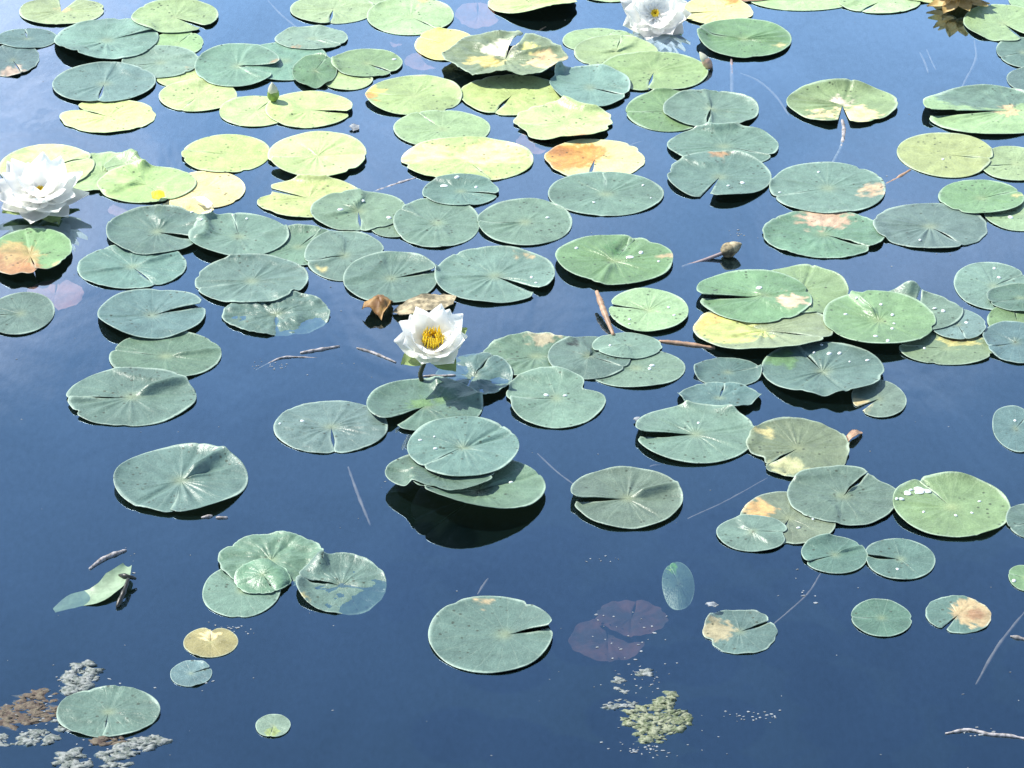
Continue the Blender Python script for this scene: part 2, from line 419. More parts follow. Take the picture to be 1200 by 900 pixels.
    edge = np.maximum(sstep(RR + .016 * np.repeat(fbm1(ang, sd_ + 15, 5, 3)[:, None], NR + 1, 1), 0.955, 0.995), 0.8 * slit * sstep(RR, .3, .6))[..., None]
    C = C * (1 - 0.7 * edge) + (np.array((0.42, 0.52, 0.42)) * 0.65 + C * 0.6) * 0.7 * edge
    C = np.clip(C, 0.005, 0.85)
    nv = (NT + 1) * (NR + 1); TH = 0.0011
    top = np.stack([X.ravel(), Yy.ravel(), Z.ravel()], 1)
    bot = top.copy(); bot[:, 2] -= TH
    verts = np.concatenate([top, bot]); faces = []; mi = []
    idx = np.arange(nv).reshape(NT + 1, NR + 1)
    for i in range(NT):
        for j in range(NR):
            q = (idx[i, j], idx[i, j + 1], idx[i + 1, j + 1], idx[i + 1, j])
            faces.append(tuple(int(v) for v in q)); mi.append(0)
            faces.append(tuple(int(v) + nv for v in reversed(q))); mi.append(1)
        q = (idx[i, NR], idx[i, NR] + nv, idx[i + 1, NR] + nv, idx[i + 1, NR])
        faces.append(tuple(int(v) for v in q)); mi.append(0)
    for j in range(NR):
        faces.append(tuple(int(v) for v in (idx[0, j], idx[0, j] + nv, idx[0, j + 1] + nv, idx[0, j + 1]))); mi.append(0)
        faces.append(tuple(int(v) for v in (idx[NT, j + 1], idx[NT, j + 1] + nv, idx[NT, j] + nv, idx[NT, j]))); mi.append(0)
    vl = verts.tolist(); cl_ = np.concatenate([C.reshape(-1, 3)] * 2).tolist()
    prl = np.concatenate([RR.ravel()] * 2).tolist(); pal_ = np.concatenate([np.radians(A - mid).ravel()] * 2).tolist()
    # beads of water lying on the leaf
    for (dd, dr, dsz) in drops:
        k = int(np.argmin(adist(ang, dd))); j = int(np.argmin(np.abs(r - dr)))
        p = top[idx[k, j]]; n0 = len(vl)
        sz = dsz * pxm(cx, cy)
        for q in range(4):
            e = q / 3 * math.pi / 2
            for m_ in range(10):
                th = 2 * math.pi * m_ / 10
                k1 = 1 + 0.18 * math.sin(th * 2 + dd)
                vl.append([p[0] + sz * k1 * math.cos(e) * math.cos(th), p[1] + sz * k1 * 0.9 * math.cos(e) * math.sin(th), p[2] + 0.0003 + sz * (0.55 if dsz < 4 else .2) * math.sin(e)])
        for q in range(3):
            for m_ in range(10):
                faces.append((n0 + q * 10 + m_, n0 + q * 10 + (m_ + 1) % 10, n0 + (q + 1) * 10 + (m_ + 1) % 10, n0 + (q + 1) * 10 + m_)); mi.append(2)
        cl_ += [[0.6, 0.6, 0.6]] * 40; prl += [0.5] * 40; pal_ += [0.0] * 40
    o = mesh_obj('lily_pad', vl, faces, [M_PAD, M_UNDER, M_DROP], mi=mi, loc=(c.x, c.y, 0))
    me = o.data
    ca = me.attributes.new('col', 'FLOAT_COLOR', 'POINT')
    ca.data.foreach_set('color', np.array([list(v) + [1.0] for v in cl_], np.float32).ravel())
    for nm, arr in (('pr', prl), ('pa', pal_)):
        at_ = me.attributes.new(nm, 'FLOAT', 'POINT'); at_.data.foreach_set('value', np.array(arr, np.float32))
    tag(o, label, 'lily pad', PAD_GROUP)
    return o


def dr(n, sd, big=2.2):
    r_ = random.Random(sd)
    return [(r_.uniform(0, 360), r_.uniform(0.25, 0.85), r_.uniform(0.55, 1.0) * big) for _ in range(n)]

# --- far rows ---------------------------------------------------------------
P(432, -4, 70, 22, 200, 4, LG, 'pale pad cut by the photo top edge between the two pads left of centre')
P(390, 12, 100, 33, 268, 6, LG, 'light green pad with a short near slit beside the bright nicked pad at the top', lb=.003)
P(481, 20, 102, 43, 312, 3, LG, 'bright light green pad near the top with a tiny nick at its near edge', pal=1.15, la=.003)
P(624, 5, 104, 36, 120, 4, YG, 'yellow-green pad at the top edge whose near rim is lifted off the water', lifts=[(300, 50, .03)], rag=.015)
P(940, 0, 124, 26, 60, 4, LG, 'pale green pad at the top edge, starting the strip right of the big flower', pal=1.15)
P(1030, 3, 96, 27, 240, 8, LG, 'pale pad ending the top edge strip, with a dark gap at its near rim', pal=1.2, rag=.01)
P(1090, -3, 70, 14, 80, 4, YG, 'thin yellow-green pad sliver between the top strip and the added tan flower', pal=1.1)
P(1200, 2, 36, 20, 80, 4, LG, 'small pale green pad corner above the upper right corner pads')
P(715, -4, 60, 14, 90, 4, LG, 'pale pad sliver just left of the big flower at the top edge', pal=1.1)
P(880, -4, 60, 14, 90, 4, (.30, .13, .06), 'red-brown dead pad sliver at the top edge behind the yellow pad')
P(840, 14, 84, 33, 190, 10, Y, 'bright yellow pad tucked against the big flower at the top edge', rag=.02, patches=[(60, .9, .25, ORG)])
P(15, 71, 62, 38, 300, 6, BB, 'blue-green pad with brown specks at the left edge near the top', rag=.02, patches=[(280, .8, .4, (.34, .26, .19))], lumpy=.002)
P(32, 46, 72, 24, 100, 4, BB, 'flat bluish pad at the upper left edge behind the specked pad')
P(72, 14, 100, 32, 85, 26, LG, 'light green pad in the upper left corner with a wide notch at its far edge', lb=.002, patches=[(85, .15, .12, TAN)])
P(212, 92, 58, 22, 100, 3, YG, 'yellow-green pad mostly hidden under two green pads, only a wedge showing', pal=.9)
P(208, 52, 62, 30, 60, 3, LG, 'small pale green pad behind the blue-green pad cluster in the upper left', pal=.9)
P(188, 74, 92, 38, 200, 3, BG, 'blue-green pad between the notched corner cluster and the yellow-green pair', pal=1.38)
P(125, 48, 122, 50, 30, -4, BG, 'dark blue-green pad with a raised near rim over black water, upper left', lifts=[(230, 40, .02)], la=.008, pal=1.31, lumpy=.0015, tone=0)
P(205, 21, 102, 39, 318, 10, LG, 'light green round pad at the top with a dark nick at its lower right', rim=.004, pal=.95)
P(127, 137, 110, 39, 150, 8, YG, 'yellow-green pad with a bite out of its left edge, upper left', bites=[(150, 12, .35)], rag=.02, pal=1.05)
P(122, 99, 121, 46, 268, 5, BB, 'blue-green heart-tipped pad overlapping the bitten yellow-green pad', folds=[(85, .003, .05)], pal=1.31, rim=.004)
P(232, 113, 92, 37, 250, 1, YG, 'clean pale yellow-green oval pad left of the flower bud', pal=.85)
P(300, 131, 86, 36, 60, 2, YG, 'yellow-green pad lying under the flower bud', pal=.95)
P(362, 129, 102, 43, 345, 5, YG, 'yellow-green pad with a slit opening right, just right of the flower bud', la=.010, pal=.9)
P(335, 72, 100, 46, 200, 2, BG, 'blue-green pad behind the flower bud, reaching right to two darker pads', pal=1.35)
P(278, 78, 100, 51, 345, 22, BG, 'blue-green pad with a dark open notch facing the flower bud', la=.012, pal=1.35, rim=.004)
P(365, 46, 86, 28, 330, 2, BG, 'flat blue-green pad with a small oval dent, above the cluster behind the bud', pal=1.38, lumpy=.002)
P(408, 94, 58, 25, 10, 3, YG, 'yellow-green pad peeping out from under the small cupped green pads', pal=.85)
P(369, 85, 52, 39, 60, 2, G, 'small dark green cupped pad right of the flower bud', rim=.009, pal=.95)
P(430, 75, 84, 34, 318, 8, G, 'mid green pad with a notched near right edge beside the small cupped pad', rim=.005, pal=1.05, drops=[(20, .8, 2.5)])
P(522, 53, 72, 37, 150, 2, Y, 'pale yellow pad partly covered by the torn folded pad', pal=1.0)
P(600, 112, 122, 48, 250, 6, YG, 'yellow-green pad shaded under the torn folded pad', pal=.75, rag=.01)
P(592, 74, 142, 58, 70, 8, OL, 'torn folded pad of grey-green and yellow with a highlight painted on its upturned flap', rag=.02, lifts=[(270, 70, .022)], base=.012,
  folds=[(75, .010, .10), (20, .008, .08)], patches=[(340, .75, .34, (.58, .42, .22)), (100, .35, .28, (.7, .68, .5)), (210, .4, .28, (.55, .46, .16)), (40, .5, .16, Y)], lumpy=.004, pal=1.1)  # pale patch paints the fold's highlight into the leaf colour
P(702, 48, 86, 28, 60, 2, LG, 'pale green pad behind its twin, below the big flower reflection', pal=1.0)
P(722, 62, 100, 38, 80, 2, LG, 'light green pad in the middle of the stack below the big flower', pal=.95)
P(766, 85, 128, 46, 262, 5, LG, 'broad light green pad on the right of the stack below the big flower', la=.006, pal=.9, folds=[(80, -.004, .05)])
P(691, 103, 95, 51, 335, 6, BG, 'blue-green cupped pad at the near left of the stack below the big flower', rim=.007, lifts=[(215, 40, .012)], pal=1.31, drops=[(235, .93, 1.8), (250, .95, 1.6)])
P(872, 47, 112, 46, 165, 6, G, 'green pad with a curled left lip and dark water below, right of the yellow pad', curl=[(180, 28, .014)], base=.004, rim=.003, pal=1.15)
P(485, 113, 114, 47, 178, 3, YG, 'yellow-green pad with an orange left edge and a slit from the left', la=.008, patches=[(170, .98, .30, (.62, .48, .12)), (190, .95, .16, ORG)], pal=.75)
P(518, 152, 114, 43, 120, 1, LG, 'pale green oval pad with a crease running to its far left, between yellow pads', pal=.95, folds=[(120, -.003, .04)])
P(548, 188, 154, 53, 290, 1, YG, 'largest yellow pad, lying in the middle of the yellow group', patches=[(40, .5, .5, YT), (160, .7, .45, YT)], pal=.95, wr=.0003)
P(697, 187, 118, 47, 262, 6, YT, 'orange and yellow dying pad under the ragged-edged pad', patches=[(170, .55, .66, ORG), (100, .4, .34, ORG), (150, .8, .25, (.34, .16, .05))], rag=.015)
P(661, 145, 114, 46, 190, 2, YG, 'ragged yellow-green pad whose near edge hangs red-brown over the orange pad', rag=.03, la=.006, lifts=[(285, 45, .014)], patches=[(290, 1.02, .12, (.45, .22, .10)), (20, .95, .14, YT)], pal=.8)
P(783, 131, 100, 47, 185, 3, G, 'mid green pad with a slit from the left, half under a cupped blue-green pad', la=.005, pal=1.1)
P(833, 130, 112, 44, 262, 6, BG, 'cupped blue-green pad with folded centre resting on a mid green pad', rim=.008, folds=[(95, .005, .06), (265, .006, .08)], pal=1.0, lumpy=.0015)
P(987, 124, 130, 46, 268, 14, LG, 'green pad with a tan scorched notch and its stalk showing in front', curl=[(95, 40, .010)], rim=.003, patches=[(290, .55, .42, (.62, .52, .26)), (235, .7, .2, (.6, .48, .24)), (85, .2, .16, (.6, .5, .4))], pal=.66, rag=.008, base=.003)
P(1198, 62, 60, 36, 200, 2, B, 'dark blue-green pad at the right edge below the corner pad', pal=1.05)
P(1208, 95, 56, 30, 90, 2, BB, 'bluish pad cut by the right edge above the two-tone pad')
P(1176, 28, 94, 43, 295, 12, LG, 'light green pad near the upper right corner with a black notch at its near edge', la=.008, rim=.004, pal=.85)
P(1158, 131, 154, 58, 196, 5, LG, 'two-tone pad with a long dark slit, blue-green beyond and yellow-green in front', off=(.35, .05), la=0, lb=.022,
  patches=[(90, .75, .78, BG), (10, .35, .16, TAN)], pal=1.0)
P(1190, 193, 84, 40, 190, 5, LG, 'light green pad at the right edge touching a larger light green oval', pal=.8)
P(1108, 182, 112, 52, 345, 3, LG, 'large light green oval pad with a pale centre spot near the right edge', pal=.85, drops=[(250, .25, 2.0)])

# --- the blown-out flower on the left and its pads ---------------------------
P(120, 203, 94, 46, 60, 4, LG, 'pale crinkled pad right of the large open flower at the left', rag=.03, lumpy=.004, pal=1.0, curl=[(40, 20, .014)])
P(145, 196, 44, 22, 200, 4, LG, 'small torn pale pad scrap right of the large open flower at the left', rag=.05, lumpy=.004, curl=[(10, 40, .012)], pal=.95)
P(55, 196, 112, 52, 20, 5, YG, 'yellow-green pad behind the large open flower at the left', pal=.95, patches=[(100, .7, .4, YT)])
P(240, 223, 96, 44, 200, 3, YT, 'yellow-tan pad tucked behind a light green pad right of the left flower', pal=.9)
P(172, 217, 116, 43, 300, 1, YG, 'smooth light yellow-green pad overlapping the yellow-tan pad', pal=.78, rim=.004)
P(265, 181, 104, 45, 172, 4, YG, 'bright yellow-green oval pad with a short straight slit from the left', la=.004, pal=.98, wr=.0003)
P(372, 185, 116, 53, 196, 4, YG, 'bright yellow-green pad with a dark slit, left of the grey petiole', la=.012, pal=.95, rim=.003, base=.007)
P(362, 233, 124, 46, 150, 10, YG, 'pale yellow-green pad with a straight tear, behind the blue-green dripping pad', bites=[(165, 14, .25)], rag=.012, pal=.92)

# --- second band -----------------------------------------------------------
P(848, 172, 130, 47, 330, 3, BG, 'blue-green pad behind another, below the cupped one right of centre', pal=1.05)
P(843, 208, 122, 56, 250, 12, BG, 'blue-green pad with a dark slit at its near left, right of the orange pad', la=.014, rim=.005, pal=.98, drops=[(330, .5, 3), (290, .45, 2)])
P(710, 228, 136, 51, 90, 0, BG, 'wide flat blue-green pad just below the orange pad', pal=1.1, drops=dr(3, 2))
P(965, 275, 142, 56, 320, 5, BG, 'weathered blue-green pad with a tan stain under its far neighbour', patches=[(85, .62, .42, (.42, .30, .20))], lumpy=.0025, rag=.012, pal=1.05)
P(970, 221, 136, 62, 200, 1, BG, 'large blue-green pad with a small brown patch at its right end', patches=[(355, .8, .2, (.46, .33, .20))], pal=1.1, drops=[(100, .6, 2), (190, .85, 1.7)])
P(1090, 266, 134, 54, 300, 4, BB, 'wide bluish pad with a scalloped near edge right of the tan-stained pad', rag=.012, wr=.0016, pal=1.05, drops=[(250, .7, 2)])
P(1192, 250, 78, 43, 180, 4, LG, 'light green pad with one large drop, cut by the right edge', drops=[(230, .35, 3.5)], pal=.8)
P(1150, 233, 100, 43, 20, 4, G, 'mid green pad with raised near edge lying over the bluish pad near the right', lifts=[(290, 50, .01)], pal=1.15, rim=.004)
P(35, 300, 98, 60, 290, 3, G, 'green pad turning tan with a ragged red-brown near rim at the left edge', base=.004, lifts=[(280, 70, .011)], rag=.015, bites=[(295, 10, .12), (265, 9, .10)],
  patches=[(215, .6, .8, (.34, .27, .11)), (225, .75, .62, (.36, .20, .09)), (275, .85, .42, (.34, .17, .07)), (190, .4, .3, (.36, .25, .11)), (295, 1.0, .2, (.30, .13, .06))], pal=1.35)
P(24, 368, 80, 50, 190, 4, B, 'blue-green pad at the left edge in front of the pink sunken leaf', lb=.004, rim=.003)
P(216, 250, 70, 30, 150, 4, YT, 'curled cream pad edge with a yellow tip above two blue-green pads', lumpy=.005, rag=.03, curl=[(330, 40, .012)], pal=.95, patches=[(170, .85, .25, (.7, .55, .02)), (330, .7, .3, (.7, .64, .5)), (250, .5, .4, LG)])
P(155, 313, 128, 52, 300, 4, BG, 'pale blue-green pad with a crinkled middle under a cupped pad, left side', lumpy=.002, pal=1.1, folds=[(35, .004, .06), (200, .003, .05)])
P(184, 272, 118, 57, 335, 8, B, 'cupped blue-green pad with veins and a notch facing the black gap, left side', rim=.008, la=.006, pal=1.02, drops=[(50, .95, 2)])
P(350, 290, 104, 44, 60, 3, BG, 'blue-green pad squeezed between three others left of the middle', pal=1.05, curl=[(90, 40, .008)])
P(404, 300, 94, 58, 200, 3, BG, 'plain blue-green pad behind the slit pad above the brown leaf', pal=1.1)
P(280, 278, 118, 52, 100, 1, BG, 'smooth blue-green pad right of the black gap, left of middle', pal=1.1, lifts=[(240, 50, .010)], rim=.004, drops=[(150, .9, 2.4), (80, .8, 2)])
P(462, 262, 60, 34, 320, 3, BG, 'small pad wedge between the dripping pad and the wrinkled pad', pal=1.05)
P(420, 248, 112, 47, 275, 5, BG, 'blue-green pad with three large water drops and a notched near edge', pal=1.12, drops=[(190, .4, 3.2), (80, .45, 2.6), (330, .75, 3.2)])
P(512, 262, 102, 58, 150, 1, BG, 'wrinkled blue-green pad just right of the dripping pad', wr=.0022, lumpy=.002, pal=1.05)
P(540, 225, 90, 36, 345, 5, BG, 'small blue-green pad with big drops in front of the largest yellow pad', la=.006, pal=1.1, drops=[(140, .6, 4), (100, .75, 3.5), (30, .5, 2.5)])
P(615, 261, 112, 55, 185, 3, BG, 'blue-green pad with a slit from the left, above the wrinkled veined pad', la=.008, pal=1.08, drops=[(20, .5, 2.2)])
P(324, 369, 126, 48, 90, 0, BB, 'crumpled bluish pad half sunk in the water', lumpy=.005, base=.004, lifts=[(310, 40, -.008), (200, 30, -.005)], pal=1.05, rag=.015)
P(295, 330, 133, 58, 200, 0, B, 'round blue-green pad with faint ribs above the crumpled sinking pad', wr=.002, pal=1.08, rim=.004)
P(458, 327, 112, 58, 14, 4, B, 'blue-green pad slit from the right, directly above the brown curled leaf', la=.010, rim=.004, curl=[(100, 60, .006)], folds=[(195, -.005, .07)], pal=1.05)
P(580, 324, 143, 65, 318, 9, BG, 'large ribbed blue-green pad with a notch at lower right, beyond the central flower', wr=.0026, rim=.004, la=.004, pal=1.08, drops=[(350, .6, 2.4), (335, .75, 1.8)], lumpy=.0012)
P(194, 418, 130, 57, 165, 2, B, 'blue-green pad with a creased middle, under the slit pad on the left', folds=[(160, -.005, .06), (15, .004, .08)], pal=1.03)
P(178, 370, 126, 59, 18, 6, B, 'blue-green pad slit on its right with a lifted near edge, left of the central flower', la=.012, base=.002, lifts=[(225, 45, .012)], pal=1.05)
P(154, 466, 151, 68, 186, 4, B, 'broad blue-green pad with slit and fold, nearest of the left trio', la=.005, folds=[(35, .011, .10), (195, -.004, .05)], rag=.006)
P(720, 307, 138, 58, 70, 0, G, 'green pad with bright drops and a pointed near tip above the small light green pad', base=.005, folds=[(68, -.012, .10), (255, .004, .06)], lifts=[(200, 60, .006)], pal=1.1,
  drops=[(150, .75, 2.6), (30, .5, 3.4), (20, .3, 4.2), (350, .75, 2)], bites=[(258, 12, -.05)], patches=[(85, .45, .18, (.08, .17, .07))])
P(760, 366, 94, 50, 170, 10, LG, 'small light green pad with a notch from the left, beside the brown petiole', la=.004, base=.005, pal=.9, drops=dr(4, 5))

# --- right-hand raft -----------------------------------------------------------
P(1164, 336, 92, 56, 30, 2, BG, 'pale ribbed blue-green pad with two drops near the right edge', wr=.002, pal=1.1, drops=[(60, .4, 2.6), (80, .7, 2.4)])
P(1192, 378, 70, 40, 90, 3, G, 'green pad shaded beneath a small cupped pad at the right edge', pal=.9)
P(1196, 352, 80, 32, 200, 2, BB, 'small cupped bluish pad lying on a ribbed pad at the right edge', rim=.006, base=.003)
P(1030, 468, 64, 44, 215, 16, BG, 'small bluish pad with a tan torn corner under a raised pad', patches=[(205, .8, .35, (.45, .38, .2))], pal=1.05)
P(964, 437, 144, 68, 112, 2, B, 'large blue-green pad with wavy near edge over black water before the raft', base=.005, lifts=[(285, 60, .014)], curl=[(268, 9, -.010)], folds=[(115, -.003, .05)], pal=1.1,
  drops=[(100, .6, 2), (75, .55, 3.4), (62, .65, 3.0), (20, .8, 2.4), (85, .9, 2), (30, .5, 1.6)], patches=[(150, .85, .3, (.095, .175, .085))])
P(1110, 409, 114, 38, 170, 3, OL, 'faded yellow-olive pad lying low under the raft at the right', patches=[(60, .6, .4, (.42, .40, .16)), (70, .6, .14, BRN)], pal=1.1, drops=[(180, .5, 2)])
P(1190, 402, 76, 48, 200, 2, BB, 'bluish pad with a straight folded left side at the right edge', rag=.01, curl=[(180, 30, .008)])
P(1122, 383, 66, 36, 280, 3, BG, 'pale pad piece between the green raft pads and the faded olive pad', base=.006, pal=1.05, drops=[(10, .4, 2.6)])
P(1070, 367, 116, 50, 75, 8, BG, 'blue-green pad with an upturned fold at its far edge in the right raft', curl=[(88, 14, .024)], drops=[(20, .5, 2.4), (350, .6, 3)], pal=1.12)
P(895, 389, 164, 62, 330, 4, OL, 'yellowing pad with ochre left end spread beneath the slit pads', patches=[(165, .75, .42, (.55, .42, .13)), (120, .5, .35, (.42, .38, .08)), (200, .5, .5, (.38, .42, .14))], base=.006, lifts=[(290, 60, .014)], rag=.012, pal=1.3)
P(940, 342, 108, 58, 250, 4, LG, 'broad pale green pad at the far side of the right raft', patches=[(245, .55, .35, YG)], pal=.78, rag=.008, base=.004)
P(886, 351, 138, 62, 186, 5, G, 'green pad with a long black slit on its left in the right raft', la=.0, lb=.016, base=.006, off=(.15, .0), patches=[(340, .62, .26, (.60, .42, .28))], pal=1.2, drops=[(100, .3, 4)], bites=[(20, 30, .08)])
P(1030, 379, 132, 68, 118, 0, G, 'large smooth green pad on top of the right raft, dotted with drops', base=.008, lifts=[(270, 60, .012)], folds=[(115, .010, .06)], pal=1.2,
  drops=[(30, .3, 2.6), (80, .5, 2.4), (300, .4, 2.4), (260, .7, 2.6), (275, .9, 2.8), (330, .3, 1.8), (165, .6, 2.2), (120, .75, 2.2)])
P(853, 437, 80, 34, 20, 3, BB, 'small bluish pad with a bent left corner in front of the yellowing pad', curl=[(175, 25, .010)], lumpy=.002)
P(843, 467, 98, 34, 80, 4, BB, 'small bluish pad with curled scalloped rim just above a large slit pad', rag=.02, lumpy=.003, curl=[(195, 22, .014), (290, 25, .010), (345, 22, .012)])

# --- around the central flower ---------------------------------------------------
P(628, 418, 124, 52, 200, 2, BG, 'weathered grey-green pad with brown far edge at the back of the middle raft', patches=[(80, .75, .26, (.30, .27, .17))], lumpy=.003, rag=.01)
P(555, 442, 92, 56, 60, 4, BB, 'crumpled wet bluish pad right beside the central flower stem', lumpy=.006, lifts=[(150, 40, -.008)], curl=[(295, 30, .010), (200, 22, .010)], pal=1.0)
P(745, 432, 118, 46, 190, 2, BG, 'blue-green pad with two drops on the right of the middle raft', pal=1.12, drops=[(20, .35, 3.0), (350, .3, 2.6)])
P(690, 420, 98, 50, 330, 3, B, 'blue-green pad with a dark hole bridging the middle raft', patches=[(120, .78, .10, (.012, .016, .012))], pal=1.02)
P(735, 407, 82, 32, 210, 3, BG, 'small blue-green pad on top of the right end of the middle raft', pal=1.12, rim=.004, drops=[(200, .5, 2)])
P(652, 467, 118, 70, 186, 5, BG, 'grey-green pad with a slit at its left, nearest of the middle raft', la=.010, bites=[(27, 17, .40), (62, 24, .12)], pal=1.1, drops=[(160, .25, 3), (20, .3, 2.4)])
P(388, 501, 134, 62, 276, 5, BB, 'wrinkled blue-green pad with a small notch at its near edge, left of the green-centred pad', wr=.0026, lumpy=.002, pal=1.08, drops=[(160, .55, 2.6), (175, .9, 1.8)])
P(498, 476, 138, 62, 236, 10, B, 'two-lobed pad with a bright green centre below the central flower', la=.0, lb=.012, pal=1.08, patches=[(100, .10, .22, (.105, .185, .08)), (40, .3, .14, (.105, .185, .08))], folds=[(30, -.006, .06)], curl=[(180, 60, .006)])
P(815, 510, 142, 69, 190, 6, BG, 'large grey-green pad with a slit and a lifted far lobe beside the worn pad', la=.0, lb=.018, base=.003, pal=1.08, drops=[(80, .4, 2.2)])
P(935, 526, 122, 70, 222, 5, OL, 'worn grey-green pad with a stained near corner, right of the large slit pad', bites=[(205, 16, .22)], patches=[(250, .65, .32, (.33, .34, .17))], folds=[(30, -.005, .05)], lumpy=.002, pal=.95, rag=.012)
P(1190, 503, 54, 54, 40, 2, BB, 'bluish pad with one drop cut off by the right edge below the raft', drops=[(80, .4, 2.2)], pal=1.05)
P(212, 564, 156, 79, 268, 0, B, 'large lone blue-green pad with a ridge to its far edge, left side', folds=[(52, .012, .09), (232, -.005, .05)], wr=.0018, rim=.004, base=.002, lifts=[(240, 30, .004)], bites=[(243, 10, .03)])
P(735, 585, 132, 71, 192, 5, B, 'lone blue-green pad with a long black slit on its left, below the middle', la=.0, lb=.016, base=.002, rim=.004, folds=[(25, .008, .08)], pal=1.02)

# the raised pair with the black reflection
P(560, 578, 158, 76, 215, 3, BG, 'lower pad of the raised pair that throws a black reflection', base=.010, lifts=[(245, 60, .036), (190, 40, .012)], pal=1.08, drops=[(60, .4, 2.2), (20, .5, 2.4), (110, .5, 2.0)], lumpy=.001)
P(516, 568, 128, 52, 350, 3, B, 'middle pad of the raised pair, a dark cupped lobe sticking out left', base=.022, rim=.004, lifts=[(270, 70, .006)], pal=.95, lumpy=.001)
P(543, 540, 132, 70, 225, 2, BG, 'top pad of the raised pair with a diagonal crease', base=.028, folds=[(28, -.006, .05)], pal=1.15, drops=[(165, .8, 2.2), (150, .6, 1.6), (190, .5, 2.4)])

# --- right front -------------------------------------------------------------------
P(925, 608, 112, 62, 250, 6, OL, 'grey-green pad with an orange-tan corner partly under the ragged pad', patches=[(155, .70, .34, (.50, .32, .13))], pal=.9, drops=[(290, .45, 2.2), (350, .5, 2)], rag=.01, base=.002)
P(882, 626, 84, 43, 0, 4, BG, 'small grey-green pad with a torn right side below the orange-tan corner', bites=[(350, 14, .14), (80, 30, .1)], pal=1.0)
P(988, 582, 132, 70, 55, 8, B, 'blue-green pad with a ragged far right edge beside the large light green pad', wr=.0016, bites=[(40, 22, .12)], folds=[(55, .006, .05)], rag=.008, pal=1.02, lumpy=.001)
P(1115, 595, 138, 73, 118, 2, G, 'large light green pad with white splashes and a short nick at its far left', pal=1.2, folds=[(118, -.009, .06)], rim=.005,
  drops=[(135, .72, 6.5), (128, .62, 5.5), (140, .66, 5), (155, .80, 5), (172, .84, 3), (145, .80, 2.5), (20, .5, 2), (330, .4, 2), (200, .5, 2), (280, .3, 2.2), (175, .93, 2.5)])
P(1210, 612, 62, 42, 200, 2, B, 'blue-green pad cut by the right edge beside the large light green pad')
P(978, 651, 78, 44, 205, 3, B, 'small blue-green pad with a diagonal slit below the ragged pad', la=.0, lb=.006, folds=[(28, .004, .05)])
P(1055, 656, 82, 48, 176, 8, B, 'small round blue-green pad with a black slit on its left', la=.0, lb=.008, pal=1.08, drops=[(255, .55, 2.2)])
P(1200, 678, 36, 30, 160, 4, G, 'small green pad with a white edge at the right edge', drops=[(200, .7, 3)])
P(867, 741, 86, 52, 25, 8, B, 'small speckled pad with a tan chewed left side and a notch on the right', la=.004, rag=.02, patches=[(175, .62, .45, (.30, .27, .16))], curl=[(150, 14, .010)], lumpy=.002, pal=1.02, bites=[(205, 8, .12)])
P(1033, 725, 72, 43, 178, 3, B, 'small creased blue-green pad with a dimple in the middle', folds=[(8, -.006, .08), (172, -.005, .06)], pal=1.0, lumpy=.001)
P(1123, 721, 77, 43, 236, 10, B, 'small pad, half green and half speckled brown', patches=[(10, .55, .75, (.36, .28, .15)), (0, .5, .3, (.28, .17, .09))], lumpy=.002, rag=.01)
P(575, 744, 146, 91, 5, 4, B, 'lone large pad nearest the front with a slit opening towards its right side', off=(.25, .0), la=.014, base=.001, pal=1.02, wr=.0004)
P(795, 682, 38, 48, 120, 3, BG, 'small sunken oval pad with a bright green tip out of the water', lifts=[(300, 80, -.012), (230, 40, -.008)], base=-.001, patches=[(115, .85, .3, (.16, .34, .05))], pal=.9)
P(283, 693, 92, 62, 40, 5, BG, 'pale smooth pad lying flat on the water in the front left cluster', base=.0006, rim=.001, pal=1.0, lifts=[(45, 40, .012)], wr=.0003)
P(318, 658, 124, 62, 250, 10, BG, 'crumpled pad with lumpy folds at the back of the front left cluster', lumpy=.0042, base=.005, rag=.012, lifts=[(290, 40, -.008)], curl=[(355, 22, .015)], pal=1.0)
P(308, 682, 66, 34, 300, 5, BG, 'small folded pale pad on top of the front left cluster', base=.004, lumpy=.004, rag=.02, curl=[(150, 30, .010)], pal=1.2)
P(400, 686, 106, 66, 170, 6, BG, 'half drowned pad with a curled left edge in the front left cluster', base=.0012, lumpy=.003, curl=[(190, 35, .012), (85, 30, .007)], lifts=[(315, 40, -.009)], pal=.95)
P(247, 753, 64, 36, 92, 2, (.46, .35, .15), 'small tan-yellow pad with notched far edge near the front left', bites=[(92, 16, .3)], lumpy=.003, pal=.75, base=.0005, rim=.001, patches=[(100, .4, .3, (.62, .50, .25))])
P(224, 790, 49, 30, 25, 5, BB, 'tiny bluish pad in front of the small tan-yellow pad', lumpy=.003, la=.003)
P(127, 835, 120, 60, 270, 2, B, 'round blue-green pad among grey algae in the front left corner', lumpy=.0018, la=.001, pal=1.03, wr=.0006)
P(320, 851, 41, 27, 265, 3, BG, 'tiny pale green pad alone near the bottom edge', lumpy=.002, patches=[(270, .6, .4, (.2, .26, .09))])

